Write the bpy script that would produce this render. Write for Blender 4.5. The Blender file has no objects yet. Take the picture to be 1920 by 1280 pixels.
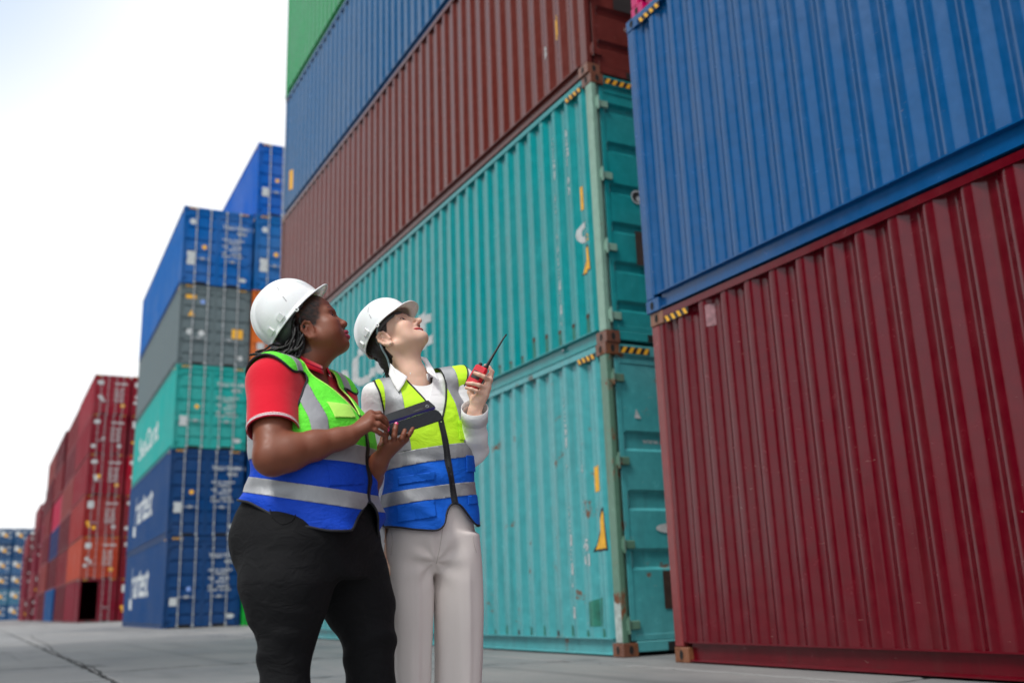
import bpy, math, random
import numpy as np
from mathutils import Matrix, Vector

# ------------------------------------------------------------------ camera, sky, sun, exposure
scene = bpy.context.scene
col = scene.collection
CAM_H = 0.530
F_PX, PITCH, ROLL, YAW = 1826.0, 0.2585, -0.0353, 0.4963      # solved from the container edges
_cy, _sy, _cp, _sp = math.cos(YAW), math.sin(YAW), math.cos(PITCH), math.sin(PITCH)
C_FWD = Vector((_sy * _cp, _cy * _cp, _sp))
_right = Vector((_cy, -_sy, 0))
_up = _right.cross(C_FWD)
C_RIGHT = math.cos(ROLL) * _right + math.sin(ROLL) * _up
C_UP = -math.sin(ROLL) * _right + math.cos(ROLL) * _up
cam_d = bpy.data.cameras.new('camera')
cam_d.sensor_width = 36.0
cam_d.lens = F_PX / 1920 * 36
cam_d.clip_start = 0.05
cam_d.clip_end = 3000
cam = bpy.data.objects.new('camera', cam_d)
m3 = Matrix((C_RIGHT, C_UP, -C_FWD)).transposed()
cam.matrix_world = Matrix.Translation((0, 0, CAM_H)) @ m3.to_4x4()
col.objects.link(cam)
scene.camera = cam
cam_d.dof.use_dof = True
cam_d.dof.focus_distance = 3.72
cam_d.dof.aperture_fstop = 1.9

SUN_EL, SUN_AZ = math.radians(55), math.radians(-116)          # azimuth from +Y towards +X
world = bpy.data.worlds.new('World')
scene.world = world
world.use_nodes = True
wn, wl = world.node_tree.nodes, world.node_tree.links
wn.clear()
w_out = wn.new('ShaderNodeOutputWorld')
w_bg = wn.new('ShaderNodeBackground')
w_sky = wn.new('ShaderNodeTexSky')
w_sky.sky_type = 'NISHITA'
w_sky.sun_disc = False
w_sky.sun_elevation = SUN_EL
w_sky.sun_rotation = SUN_AZ
w_sky.air_density = 1.0
w_sky.dust_density = 2.0
w_scale = wn.new('ShaderNodeVectorMath'); w_scale.operation = 'MULTIPLY'
w_scale.inputs[1].default_value = (0.100, 0.145, 0.150)      # about 0.13, a touch towards cyan as in the photograph
wl.new(w_sky.outputs[0], w_scale.inputs[0])
w_tc = wn.new('ShaderNodeTexCoord')
w_no = wn.new('ShaderNodeTexNoise')
w_no.inputs['Scale'].default_value = 1.15
w_no.inputs['Detail'].default_value = 3
w_no.inputs['Roughness'].default_value = 0.45
wl.new(w_tc.outputs['Generated'], w_no.inputs['Vector'])
w_ramp = wn.new('ShaderNodeMapRange')
w_ramp.inputs['From Min'].default_value = 0.30
w_ramp.inputs['From Max'].default_value = 0.46
w_ramp.inputs['To Min'].default_value = 0.62
w_ramp.inputs['To Max'].default_value = 0.97
wl.new(w_no.outputs['Fac'], w_ramp.inputs['Value'])
w_mix = wn.new('ShaderNodeMix'); w_mix.data_type = 'RGBA'
# the cloud thins towards a clearer patch up on the left
w_dot = wn.new('ShaderNodeVectorMath'); w_dot.operation = 'DOT_PRODUCT'
wl.new(w_tc.outputs['Generated'], w_dot.inputs[0])
_pd = (C_FWD * F_PX + C_RIGHT * (-330 - 960) + C_UP * (640 + 330)).normalized()
w_dot.inputs[1].default_value = _pd
w_cl = wn.new('ShaderNodeMapRange'); w_cl.interpolation_type = 'SMOOTHSTEP'
for _k, _v in zip(('From Min', 'From Max', 'To Min', 'To Max'), (0.955, 1.0, 1.0, 0.45)): w_cl.inputs[_k].default_value = _v
wl.new(w_dot.outputs['Value'], w_cl.inputs['Value'])
w_mul = wn.new('ShaderNodeMath'); w_mul.operation = 'MULTIPLY'
wl.new(w_ramp.outputs[0], w_mul.inputs[0]); wl.new(w_cl.outputs[0], w_mul.inputs[1])
wl.new(w_mul.outputs[0], w_mix.inputs['Factor'])
wl.new(w_scale.outputs[0], w_mix.inputs['A'])
w_mix.inputs['B'].default_value = (0.69, 0.695, 0.70, 1)       # bright even cloud cover
wl.new(w_mix.outputs['Result'], w_bg.inputs['Color'])
w_bg.inputs['Strength'].default_value = 1.0
wl.new(w_bg.outputs[0], w_out.inputs['Surface'])

sun_d = bpy.data.lights.new('sun', 'SUN')
sun_d.energy = 1.5
sun_d.angle = math.radians(16)
sun_d.color = (1.0, 0.965, 0.91)
sun = bpy.data.objects.new('sun', sun_d)
sdir = Vector((math.sin(SUN_AZ) * math.cos(SUN_EL), math.cos(SUN_AZ) * math.cos(SUN_EL), math.sin(SUN_EL)))
sun.rotation_euler = (-sdir).to_track_quat('-Z', 'Y').to_euler()
sun.location = (0, 0, 30)
col.objects.link(sun)
scene.view_settings.view_transform = 'Standard'
scene.view_settings.look = 'None'
scene.view_settings.gamma = 1
scene.view_settings.exposure = 0.75
scene.render.engine = 'CYCLES'
scene.cycles.max_bounces = 8
scene.cycles.transparent_max_bounces = 12

# ------------------------------------------------------------------ helpers
rng = random.Random(7)


class MB:
    """collects polygons for ONE mesh"""
    def __init__(self):
        self.v, self.f, self.m = [], [], []

    def add(self, vs, fs, mi=0):
        o = len(self.v)
        self.v += [tuple(map(float, p)) for p in vs]
        self.f += [tuple(i + o for i in f) for f in fs]
        self.m += [mi] * len(fs)
        return self

    def box(self, x0, x1, y0, y1, z0, z1, mi=0):
        v = [(x0, y0, z0), (x1, y0, z0), (x1, y1, z0), (x0, y1, z0), (x0, y0, z1), (x1, y0, z1), (x1, y1, z1), (x0, y1, z1)]
        return self.add(v, [(0, 3, 2, 1), (4, 5, 6, 7), (0, 1, 5, 4), (1, 2, 6, 5), (2, 3, 7, 6), (3, 0, 4, 7)], mi)

    def bbox(self, x0, x1, y0, y1, z0, z1, b=0.004, mi=0):
        """box with chamfered edges"""
        vs, fs = [], []
        X, Y, Z = (x0, x1), (y0, y1), (z0, z1)
        idx = {}
        for i in (0, 1):
            for j in (0, 1):
                for k in (0, 1):
                    sx, sy, sz = (1 - 2 * i), (1 - 2 * j), (1 - 2 * k)
                    for a in range(3):
                        p = [X[i] + sx * b, Y[j] + sy * b, Z[k] + sz * b]
                        p[a] = (X[i], Y[j], Z[k])[a]
                        idx[(i, j, k, a)] = len(vs)
                        vs.append(p)
        for a in range(3):
            o = [t for t in range(3) if t != a]
            for s in (0, 1):
                q = []
                for (p0, p1) in ((0, 0), (1, 0), (1, 1), (0, 1)):
                    c = [0, 0, 0]; c[a] = s; c[o[0]] = p0; c[o[1]] = p1
                    q.append(idx[tuple(c) + (a,)])
                fs.append(tuple(q))
        for a in range(3):          # edges parallel to axis a
            o = [t for t in range(3) if t != a]
            for p0 in (0, 1):
                for p1 in (0, 1):
                    c0 = [0, 0, 0]; c1 = [0, 0, 0]
                    c0[o[0]] = c1[o[0]] = p0; c0[o[1]] = c1[o[1]] = p1; c1[a] = 1
                    fs.append((idx[tuple(c0) + (o[0],)], idx[tuple(c1) + (o[0],)], idx[tuple(c1) + (o[1],)], idx[tuple(c0) + (o[1],)]))
        for i in (0, 1):
            for j in (0, 1):
                for k in (0, 1):
                    fs.append((idx[(i, j, k, 0)], idx[(i, j, k, 1)], idx[(i, j, k, 2)]))
        return self.add(vs, fs, mi)

    def tube(self, pts, rad, n=8, cap=True, mi=0):
        pts = [Vector(p) for p in pts]
        rad = rad if hasattr(rad, '__len__') else [rad] * len(pts)
        vs, fs = [], []
        t0 = (pts[1] - pts[0]).normalized()
        ref = Vector((0, 0, 1)) if abs(t0.z) < 0.9 else Vector((1, 0, 0))
        nrm = t0.cross(ref).normalized()
        for i, p in enumerate(pts):
            t = (pts[min(i + 1, len(pts) - 1)] - pts[max(i - 1, 0)]).normalized()
            nrm = (nrm - t * nrm.dot(t)).normalized()
            b = t.cross(nrm)
            for k in range(n):
                a = 2 * math.pi * k / n
                vs.append(p + (nrm * math.cos(a) + b * math.sin(a)) * rad[i])
        for i in range(len(pts) - 1):
            for k in range(n):
                k2 = (k + 1) % n
                fs.append((i * n + k, i * n + k2, (i + 1) * n + k2, (i + 1) * n + k))
        if cap:
            fs.append(tuple(range(n - 1, -1, -1)))
            fs.append(tuple((len(pts) - 1) * n + k for k in range(n)))
        return self.add(vs, fs, mi)

    def mesh(self, name, mats=(), smooth=False, fix=True):
        me = bpy.data.meshes.new(name)
        me.from_pydata(self.v, [], self.f)
        for m in mats:
            me.materials.append(m)
        if any(self.m):
            me.polygons.foreach_set('material_index', self.m)
        if fix:
            import bmesh
            bm = bmesh.new(); bm.from_mesh(me)
            bmesh.ops.recalc_face_normals(bm, faces=bm.faces[:])
            bm.to_mesh(me); bm.free()
        if smooth:
            me.polygons.foreach_set('use_smooth', [True] * len(me.polygons))
        me.update()
        return me


def link(name, me, parent=None, loc=(0, 0, 0), rotz=0.0, color=None):
    o = bpy.data.objects.new(name, me)
    col.objects.link(o)
    o.location = loc
    if rotz:
        o.rotation_euler = (0, 0, rotz)
    if parent is not None:
        o.parent = parent
    if color is not None:
        o.color = color
    return o


def tag(o, label=None, cat=None, group=None, kind=None):
    if label: o['label'] = label
    if cat: o['category'] = cat
    if group: o['group'] = group
    if kind: o['kind'] = kind
    return o


def empty(name, loc=(0, 0, 0), rotz=0.0):
    o = bpy.data.objects.new(name, None)
    o.empty_display_size = 0.2
    o.location = loc
    o.rotation_euler = (0, 0, rotz)
    col.objects.link(o)
    return o


class NT:
    """terse node-tree builder"""
    def __init__(self, name):
        self.mat = bpy.data.materials.new(name)
        self.mat.use_nodes = True
        self.t = self.mat.node_tree
        self.b = self.t.nodes['Principled BSDF']

    def n(self, typ, **kw):
        nd = self.t.nodes.new('ShaderNode' + typ)
        for k, v in kw.items():
            if k in nd.inputs:
                self.set(nd.inputs[k], v)
            else:
                setattr(nd, k, v)
        return nd

    def set(self, sock, v):
        if isinstance(v, bpy.types.NodeSocket):
            self.t.links.new(v, sock)
        else:
            sock.default_value = v

    def noise(self, vec, scale, detail=4, rough=0.55, dist=0.0):
        nd = self.n('TexNoise', Scale=scale, Detail=detail, Roughness=rough, Distortion=dist)
        if vec is not None:
            self.set(nd.inputs['Vector'], vec)
        return nd.outputs['Fac']

    def mapr(self, v, a, b, c=0.0, d=1.0):
        nd = self.n('MapRange')
        self.set(nd.inputs['Value'], v)
        for k, x in zip(('From Min', 'From Max', 'To Min', 'To Max'), (a, b, c, d)):
            nd.inputs[k].default_value = x
        return nd.outputs[0]

    def math(self, op, a, b=0.0):
        nd = self.n('Math'); nd.operation = op
        self.set(nd.inputs[0], a); self.set(nd.inputs[1], b)
        return nd.outputs[0]

    def mix(self, fac, a, b, blend='MIX'):
        nd = self.n('Mix'); nd.data_type = 'RGBA'; nd.blend_type = blend
        self.set(nd.inputs['Factor'], fac)
        self.set(nd.inputs['A'], a if not isinstance(a, tuple) else a + (1,) * (4 - len(a)))
        self.set(nd.inputs['B'], b if not isinstance(b, tuple) else b + (1,) * (4 - len(b)))
        return nd.outputs['Result']

    def scalev(self, vec, s):
        nd = self.n('Mapping')
        self.set(nd.inputs['Vector'], vec)
        nd.inputs['Scale'].default_value = s
        return nd.outputs[0]

    def bump(self, h, strength=0.2, dist=0.01):
        nd = self.n('Bump')
        nd.inputs['Strength'].default_value = strength
        nd.inputs['Distance'].default_value = dist
        self.set(nd.inputs['Height'], h)
        self.set(self.b.inputs['Normal'], nd.outputs[0])

    def p(self, **kw):
        for k, v in kw.items():
            k = k.replace('_', ' ')
            if isinstance(v, tuple) and len(v) == 3:
                v = v + (1,)
            self.set(self.b.inputs[k], v)
        return self.mat


def lin(r, g, b):
    f = lambda c: ((c / 255 + 0.055) / 1.055) ** 2.4 if c > 10 else c / 255 / 12.92
    return (f(r), f(g), f(b))


def simple_mat(name, c, rough=0.6, var=0.12, scale=30.0, metal=0.0, bump=0.0, spec=None):
    t = NT(name)
    pos = t.n('TexCoord').outputs['Object']
    nz = t.noise(pos, scale, 4)
    dark = tuple(x * (1 - var * 2) for x in c)
    lite = tuple(min(1, x * (1 + var)) for x in c)
    t.p(Base_Color=t.mix(t.mapr(nz, 0.3, 0.7), dark, lite), Roughness=rough, Metallic=metal)
    if spec is not None:
        t.b.inputs['Specular IOR Level'].default_value = spec
    if bump:
        t.bump(nz, bump, 0.004)
    return t.mat


def paint_material(name='container_paint', spec=0.40, r0=-0.02):
    """weathered container paint: colour and wear come from the object's own colour"""
    t = NT(name)
    oi = t.n('ObjectInfo')
    c, wear, rnd = oi.outputs['Color'], oi.outputs['Alpha'], oi.outputs['Random']
    geo = t.n('NewGeometry').outputs['Position']
    # fading and grime
    fade = t.noise(geo, 0.55, 3)
    grain = t.noise(geo, 9.0, 5, 0.6)
    streak = t.noise(t.scalev(geo, (7.0, 7.0, 0.35)), 1.6, 5, 0.6)
    hsv = t.n('HueSaturation')
    t.set(hsv.inputs['Color'], c)
    t.set(hsv.inputs['Saturation'], t.mapr(fade, 0.3, 0.7, 1.04, 0.90))
    t.set(hsv.inputs['Value'], t.mapr(grain, 0.25, 0.75, 0.86, 1.12))
    base = hsv.outputs[0]
    base = t.mix(t.math('MULTIPLY', t.mapr(streak, 0.55, 0.80), t.math('MULTIPLY', wear, 0.55)), base, (0.05, 0.045, 0.035))
    # scratches through to primer
    sc = t.noise(t.scalev(geo, (2.5, 2.5, 14.0)), 3.2, 6, 0.75, 0.6)
    scm = t.math('MULTIPLY', t.mapr(sc, 0.675, 0.71), t.mapr(wear, 0.05, 0.6, 0.10, 1.0))
    base = t.mix(scm, base, (0.50, 0.40, 0.33))
    # rust blotches
    ru = t.noise(geo, 3.3, 8, 0.68, 0.3)
    th = t.math('SUBTRACT', 0.86, t.math('MULTIPLY', wear, 0.42))
    rm = t.math('MULTIPLY', t.math('SUBTRACT', ru, th), 16.0)
    nd = t.n('Clamp'); t.set(nd.inputs[0], rm); rm = nd.outputs[0]
    rust = t.mix(t.noise(geo, 26, 5), (0.055, 0.018, 0.008), (0.27, 0.095, 0.035))
    base = t.mix(rm, base, rust)
    rough = t.math('ADD', t.mapr(grain, 0.3, 0.7, 0.20 + r0, 0.30 + r0), t.math('MULTIPLY', rm, 0.4))
    t.p(Base_Color=base, Roughness=rough)
    t.b.inputs['Specular IOR Level'].default_value = spec
    h = t.math('ADD', t.math('MULTIPLY', t.noise(geo, 2.2, 2), 1.0), t.math('MULTIPLY', t.noise(geo, 45, 3), 0.04))
    t.bump(h, 0.22, 0.03)
    return t.mat


M = {}
M['paint'] = paint_material()
M['paint_matte'] = paint_material('chalky_container_paint', 0.10, 0.3)
M['dark'] = simple_mat('shadow_black', (0.006, 0.006, 0.006), 0.9)
M['gasket'] = simple_mat('gasket_rubber', (0.012, 0.012, 0.012), 0.7)
M['galv'] = simple_mat('galvanised_steel', (0.42, 0.44, 0.46), 0.42, 0.15, 12, metal=0.55)
M['white'] = simple_mat('white_marking', (0.52, 0.55, 0.56), 0.55, 0.10, 14)
M['yellow'] = simple_mat('yellow_marking', (0.83, 0.42, 0.02), 0.5, 0.08, 14)
M['black'] = simple_mat('black_marking', (0.012, 0.012, 0.012), 0.5)
M['brown'] = simple_mat('brown_plate', (0.05, 0.028, 0.02), 0.5, 0.2, 20)
M['floor_wood'] = simple_mat('underside', (0.03, 0.025, 0.02), 0.9)

# ------------------------------------------------------------------ triangle clipping (used by markings and clothing)


def clip_tris(V, T, f, A=None):
    """keep the part of the triangles where f > 0 (f per vertex, linear). A: optional per-vertex attribute rows."""
    V = np.asarray(V, float); T = np.asarray(T, int).reshape(-1, 3); f = np.asarray(f, float)
    f = np.where(np.abs(f) < 1e-9, 1e-9, f)
    s = f[T] > 0
    n = s.sum(1)
    keep = T[n == 3]
    nv = [V]; na = [A] if A is not None else None
    out = [keep]
    cache = {}
    newv, newa = [], []
    base = len(V)

    def cut(i, j):
        k = (i, j) if i < j else (j, i)
        if k not in cache:
            t = f[k[0]] / (f[k[0]] - f[k[1]])
            newv.append(V[k[0]] + (V[k[1]] - V[k[0]]) * t)
            if A is not None:
                newa.append(A[k[0]] + (A[k[1]] - A[k[0]]) * t)
            cache[k] = base + len(newv) - 1
        return cache[k]
    extra = []
    for t, sg in zip(T[(n == 1) | (n == 2)], s[(n == 1) | (n == 2)]):
        t = [int(x) for x in t]
        if sg.sum() == 1:
            k = int(np.argmax(sg))
            a, b, c = t[k], t[(k + 1) % 3], t[(k + 2) % 3]
            extra.append((a, cut(a, b), cut(a, c)))
        else:
            k = int(np.argmin(sg))
            a, b, c = t[k], t[(k + 1) % 3], t[(k + 2) % 3]
            p, q = cut(a, b), cut(a, c)
            extra.append((p, b, c)); extra.append((p, c, q))
    if extra:
        out.append(np.array(extra, int))
    V2 = np.vstack([V] + ([np.array(newv)] if newv else []))
    A2 = None
    if A is not None:
        A2 = np.vstack([A] + ([np.array(newa)] if newa else []))
    T2 = np.vstack(out) if len(out) > 1 else keep
    used, inv = np.unique(T2.ravel(), return_inverse=True)
    V3 = V2[used]; T3 = inv.reshape(-1, 3)
    return (V3, T3) if A is None else (V3, T3, A2[used])


def text_tris(body, size, spacing=1.0, align='LEFT', shear=0.0, offset=0.0):
    cu = bpy.data.curves.new('txt', 'FONT')
    cu.body = body; cu.size = size; cu.space_character = spacing; cu.align_x = align; cu.shear = shear
    cu.offset = offset
    cu.resolution_u = 3
    o = bpy.data.objects.new('txt', cu); col.objects.link(o)
    dg = bpy.context.evaluated_depsgraph_get(); dg.update()
    me = bpy.data.meshes.new_from_object(o.evaluated_get(dg))
    me.calc_loop_triangles()
    V = np.array([v.co[:] for v in me.vertices]).reshape(-1, 3)
    T = np.array([t.vertices[:] for t in me.loop_triangles]).reshape(-1, 3)
    bpy.data.objects.remove(o); bpy.data.curves.remove(cu); bpy.data.meshes.remove(me)
    return V, T


# ------------------------------------------------------------------ shipping container kit (40 ft high cube)
W, L, H = 2.438, 12.192, 2.896
PIT = 0.278
RECESS = 0.014


def prof(y, ph):
    """depth of the corrugated side at length y"""
    u = ((y - ph) % PIT)
    # slope centred at u=0 goes from outer to inner as y grows
    if u < 0.034: return 0.021 + u / 0.034 * 0.021
    if u < 0.104: return 0.042
    if u < 0.172: return 0.042 * (1 - (u - 0.104) / 0.068)
    if u < 0.244: return 0.0
    return (u - 0.244) / 0.034 * 0.021


def prof_breaks(y0, y1, ph):
    out = [y0]
    k = math.floor((y0 - ph) / PIT) - 1
    while True:
        b0 = ph + k * PIT
        if b0 > y1 + PIT: break
        for b in (0.034, 0.104, 0.172, 0.244):
            y = b0 + b
            if y0 + 1e-4 < y < y1 - 1e-4: out.append(y)
        k += 1
    return out + [y1]


def corrugated(ph, x0=RECESS, sgn=1, ya=0.10, yb=L - 0.10, za=0.155, zb=H - 0.055):
    mb = MB()
    # the folds are rolled, not sharp: each break becomes a short curve
    pts = []
    br = prof_breaks(ya, yb, ph)
    for i, y in enumerate(br):
        if 0 < i < len(br) - 1 and y - ya > 0.02 and yb - y > 0.02:
            w = 0.017
            a_, c_, b_ = (y - w, prof(y - w, ph)), (y, prof(y, ph)), (y + w, prof(y + w, ph))
            for t in (0, 0.25, 0.5, 0.75, 1):
                pts.append(tuple((1 - t) ** 2 * a_[q] + 2 * t * (1 - t) * c_[q] + t * t * b_[q] for q in (0, 1)))
        else:
            pts.append((y, prof(y, ph)))
    vs, fs = [], []
    for y, d in pts:
        x = x0 + sgn * d
        vs += [(x, y, za), (x, y, zb)]
    for i in range(len(pts) - 1):
        fs.append((2 * i, 2 * i + 1, 2 * i + 3, 2 * i + 2))
    mb.add(vs, fs)
    me = mb.mesh('side_panel', [M['paint']], smooth=True, fix=False)
    return me


def slot_box(mb, x0, x1, y0, y1, z0, z1, holes, mi_hole_shade=1):
    """corner casting: chamfered box whose outward faces carry an oval recessed hole. holes: list of (axis, side)"""
    mb.bbox(x0, x1, y0, y1, z0, z1, 0.005)
    lo, hi = (x0, y0, z0), (x1, y1, z1)
    for ax, sd in holes:
        o = [t for t in range(3) if t != ax]
        c = [(lo[t] + hi[t]) / 2 for t in range(3)]
        ra, rb = (0.024, 0.038) if ax != 2 else (0.03, 0.06)
        face = lo[ax] if sd == 0 else hi[ax]
        out = -1 if sd == 0 else 1
        ring_o, ring_i = [], []
        n = 14
        for k in range(n):
            a = 2 * math.pi * k / n
            p = list(c); p[o[0]] += ra * math.cos(a); p[o[1]] += rb * math.sin(a)
            q = list(p)
            r = list(c); r[o[0]] += (ra + 0.009) * math.cos(a); r[o[1]] += (rb + 0.009) * math.sin(a)
            r[ax] = face + out * 0.0012
            p[ax] = face + out * 0.0022
            ring_o.append(r); ring_i.append(p)
        mb.add(ring_o + ring_i, [(k, (k + 1) % n, n + (k + 1) % n, n + k) for k in range(n)], 0)
        mb.add(ring_i, [tuple(range(n))], mi_hole_shade)


CAST = {}


def casting_mesh(i, j, k):
    """i: 0 left 1 right, j: 0 door end 1 far end, k: 0 bottom 1 top"""
    key = (i, j, k)
    if key not in CAST:
        mb = MB()
        x0 = 0.0 if i == 0 else W - 0.162
        y0 = 0.0 if j == 0 else L - 0.178
        z0 = 0.0 if k == 0 else H - 0.118
        slot_box(mb, x0, x0 + 0.162, y0, y0 + 0.178, z0, z0 + 0.118, [(0, i), (1, j)])
        CAST[key] = mb.mesh('corner_casting', [M['paint'], M['dark']], fix=False)
    return CAST[key]


def loft_rail(sec, y0, y1):
    """extrude a closed (x,z) section along y"""
    mb = MB()
    n = len(sec)
    mb.add([(x, y0, z) for x, z in sec] + [(x, y1, z) for x, z in sec],
           [(k, (k + 1) % n, n + (k + 1) % n, n + k) for k in range(n)] + [tuple(range(n)), tuple(range(2 * n - 1, n - 1, -1))])
    return mb.mesh('rail', [M['paint']])


def mirror_x(sec):
    return [(W - x, z) for x, z in sec]


BSEC = [(0.006, 0.162), (0.006, 0.150), (0.046, 0.146), (0.050, 0.030), (0.010, 0.022), (0.010, 0.012), (0.09, 0.012), (0.09, 0.162)]
TSEC = [(0.004, H - 0.008), (0.004, H - 0.066), (0.064, H - 0.066), (0.064, H - 0.008)]
KIT = {}
KIT['bottom_rail'] = [loft_rail(BSEC, 0.178, L - 0.178), loft_rail(mirror_x(BSEC), 0.178, L - 0.178)]
KIT['top_rail'] = [loft_rail(TSEC, 0.178, L - 0.178), loft_rail(mirror_x(TSEC), 0.178, L - 0.178)]


def post_mesh(i, j):
    mb = MB()
    if j == 0:   # door end: wide outer flange plus a step the door hangs in
        sx = lambda a, b: (a, b) if i == 0 else (W - b, W - a)
        x = sx(0.003, 0.060); mb.bbox(x[0], x[1], 0.004, 0.120, 0.118, H - 0.118, 0.006)
        x = sx(0.0605, 0.105); mb.bbox(x[0], x[1], 0.030, 0.120, 0.118, H - 0.118, 0.004)
    else:
        sx = lambda a, b: (a, b) if i == 0 else (W - b, W - a)
        x = sx(0.003, 0.120); mb.bbox(x[0], x[1], L - 0.105, L - 0.004, 0.118, H - 0.118, 0.010)
    return mb.mesh('corner_post', [M['paint']])


KIT['post'] = {(i, j): post_mesh(i, j) for i in (0, 1) for j in (0, 1)}


def roof_mesh():
    mb = MB()
    n = 46
    vs, fs = [], []
    for k in range(n):
        y = 0.17 + (L - 0.34) * k / (n - 1)
        z = H - 0.028 + (0.012 if (k // 2) % 2 else 0)
        vs += [(0.06, y, z), (W - 0.06, y, z)]
    for k in range(n - 1):
        fs.append((2 * k, 2 * k + 1, 2 * k + 3, 2 * k + 2))
    mb.add(vs, fs)
    return mb.mesh('roof_panel', [M['paint']], fix=False)


KIT['roof'] = roof_mesh()
mb = MB(); mb.box(0.10, W - 0.10, 0.14, L - 0.14, 0.13, 0.16)
for k in range(38):
    y = 0.3 + k * 0.31
    mb.box(0.095, W - 0.095, y, y + 0.045, 0.03, 0.128)
KIT['floor'] = mb.mesh('floor', [M['floor_wood']])


def end_panel():
    mb = MB()
    vs, fs = [], []
    xs = prof_breaks(0.12, W - 0.12, 0.05)
    for x in xs:
        y = L - 0.02 - prof(x, 0.05) * 1.1
        vs += [(x, y, 0.13), (x, y, H - 0.12)]
    for i in range(len(xs) - 1):
        fs.append((2 * i, 2 * i + 2, 2 * i + 3, 2 * i + 1))
    mb.add(vs, fs)
    mb.box(0.162, W - 0.162, L - 0.08, L - 0.01, 0.012, 0.13)
    mb.box(0.162, W - 0.162, L - 0.08, L - 0.01, H - 0.119, H - 0.012)
    return mb.mesh('end_wall', [M['paint']], fix=False)


KIT['end'] = end_panel()
mb = MB(); mb.bbox(0.163, W - 0.163, 0.006, 0.11, H - 0.112, H - 0.006, 0.005)
mb.box(0.12, W - 0.12, 0.022, 0.10, H - 0.135, H - 0.1125)
KIT['header'] = mb.mesh('door_header', [M['paint']])
mb = MB(); mb.bbox(0.163, W - 0.163, 0.012, 0.12, 0.035, 0.128, 0.006)
for xx in (0.50, W - 0.86):
    mb.box(xx, xx + 0.36, 0.0095, 0.0118, 0.036, 0.112, 1)
KIT['sill'] = mb.mesh('door_sill', [M['paint'], M['dark']])

DZ0, DZ1 = 0.132, H - 0.138
BANDS = [(0.20, 0.30), (0.60, 0.71), (1.02, 1.13), (1.44, 1.55), (1.90, 2.01), (2.34, 2.45)]


def door_mesh(side, bands):
    """one door leaf: flat sheet with horizontal pressed recesses, a frame and a rubber seal"""
    mb = MB()
    x0, x1 = (0.108, W / 2 - 0.006) if side == 0 else (W / 2 + 0.006, W - 0.108)
    yf, yr = 0.030, 0.062
    # pressed sheet as a vertical profile
    pr = [(DZ0 + 0.05, yf)]
    for a, b in bands:
        a += DZ0; b += DZ0
        pr += [(a, yf), (a + 0.028, yr), (b - 0.016, yr), (b + 0.016, yf)]
    pr.append((DZ1 - 0.05, yf))
    xs = [x0 + 0.05, x0 + 0.09, x1 - 0.09, x1 - 0.05]
    vs, fs = [], []
    for z, y in pr:
        vs += [(xs[0], yf, z), (xs[1], y, z), (xs[2], y, z), (xs[3], yf, z)]
    for r in range(len(pr) - 1):
        for c in range(3):
            fs.append((r * 4 + c, r * 4 + c + 1, r * 4 + 5 + c, r * 4 + 4 + c))
    mb.add(vs, fs)
    # frame
    mb.bbox(x0, x0 + 0.055, 0.022, 0.07, DZ0, DZ1, 0.004)
    mb.bbox(x1 - 0.055, x1, 0.022, 0.07, DZ0, DZ1, 0.004)
    mb.bbox(x0 + 0.0555, x1 - 0.0555, 0.0225, 0.07, DZ0, DZ0 + 0.055, 0.004)
    mb.bbox(x0 + 0.0555, x1 - 0.0555, 0.0225, 0.07, DZ1 - 0.055, DZ1, 0.004)
    # seal
    for a, b in ((x0 - 0.012, x0 - 0.0005), (x1 + 0.0005, x1 + 0.0055)):
        mb.box(a, b, 0.030, 0.06, DZ0 - 0.01, DZ1 + 0.01, 1)
    mb.box(x0, x1, 0.030, 0.06, DZ1 + 0.0005, DZ1 + 0.018, 1)
    me = mb.mesh('door', [M['paint'], M['gasket']], fix=False)
    return me


KIT['door'] = [door_mesh(0, BANDS), door_mesh(1, BANDS)]
KIT['door3'] = [door_mesh(0, [(0.62, 0.80), (1.16, 1.34), (1.72, 1.90)]), door_mesh(1, [(0.62, 0.80), (1.16, 1.34), (1.72, 1.90)])]
ROD_X = [0.46, 0.94, W - 0.94, W - 0.46]


def rod_mesh(x):
    mb = MB()
    mb.tube([(x, -0.006, 0.06), (x, -0.006, H - 0.06)], 0.017, 8)
    for z in (0.075, H - 0.075):                                    # cams and keepers
        mb.bbox(x - 0.035, x + 0.035, -0.030, 0.005, z - 0.05, z + 0.05, 0.006)
    for z in (0.42, 0.95, 1.50, 2.05, 2.50):                        # guide brackets
        mb.bbox(x - 0.030, x + 0.030, -0.026, 0.0218, z - 0.022, z + 0.022, 0.004)
    return mb.mesh('lock_rod', [M['galv']])


KIT['rod'] = [rod_mesh(x) for x in ROD_X]


def handle_mesh(x, d):
    mb = MB()
    mb.tube([(x, -0.024, 0.98), (x + d * 0.10, -0.034, 0.965), (x + d * 0.34, -0.034, 0.955)], 0.011, 6)
    mb.bbox(x + d * 0.27 - 0.03, x + d * 0.27 + 0.03, -0.030, 0.0215, 0.925, 1.01, 0.004)
    return mb.mesh('handle', [M['galv']])


KIT['handle'] = [handle_mesh(ROD_X[0], 1), handle_mesh(ROD_X[1], -1), handle_mesh(ROD_X[2], 1), handle_mesh(ROD_X[3], -1)]


def hinge_mesh(side, z):
    mb = MB()
    s = 1 if side == 0 else -1
    xb = 0.062 if side == 0 else W - 0.062
    a, b = sorted((xb - s * 0.014, xb + s * 0.020))
    mb.bbox(a, b, -0.018, 0.029, z - 0.05, z + 0.05, 0.006)
    a, b = sorted((xb + s * 0.021, xb + s * 0.135))
    mb.bbox(a, b, -0.004, 0.0205, z - 0.038, z + 0.038, 0.006)
    mb.tube([(xb + s * 0.004, -0.012, z - 0.075), (xb + s * 0.004, -0.012, z + 0.075)], 0.013, 8)
    return mb.mesh('hinge', [M['paint']])


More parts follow.
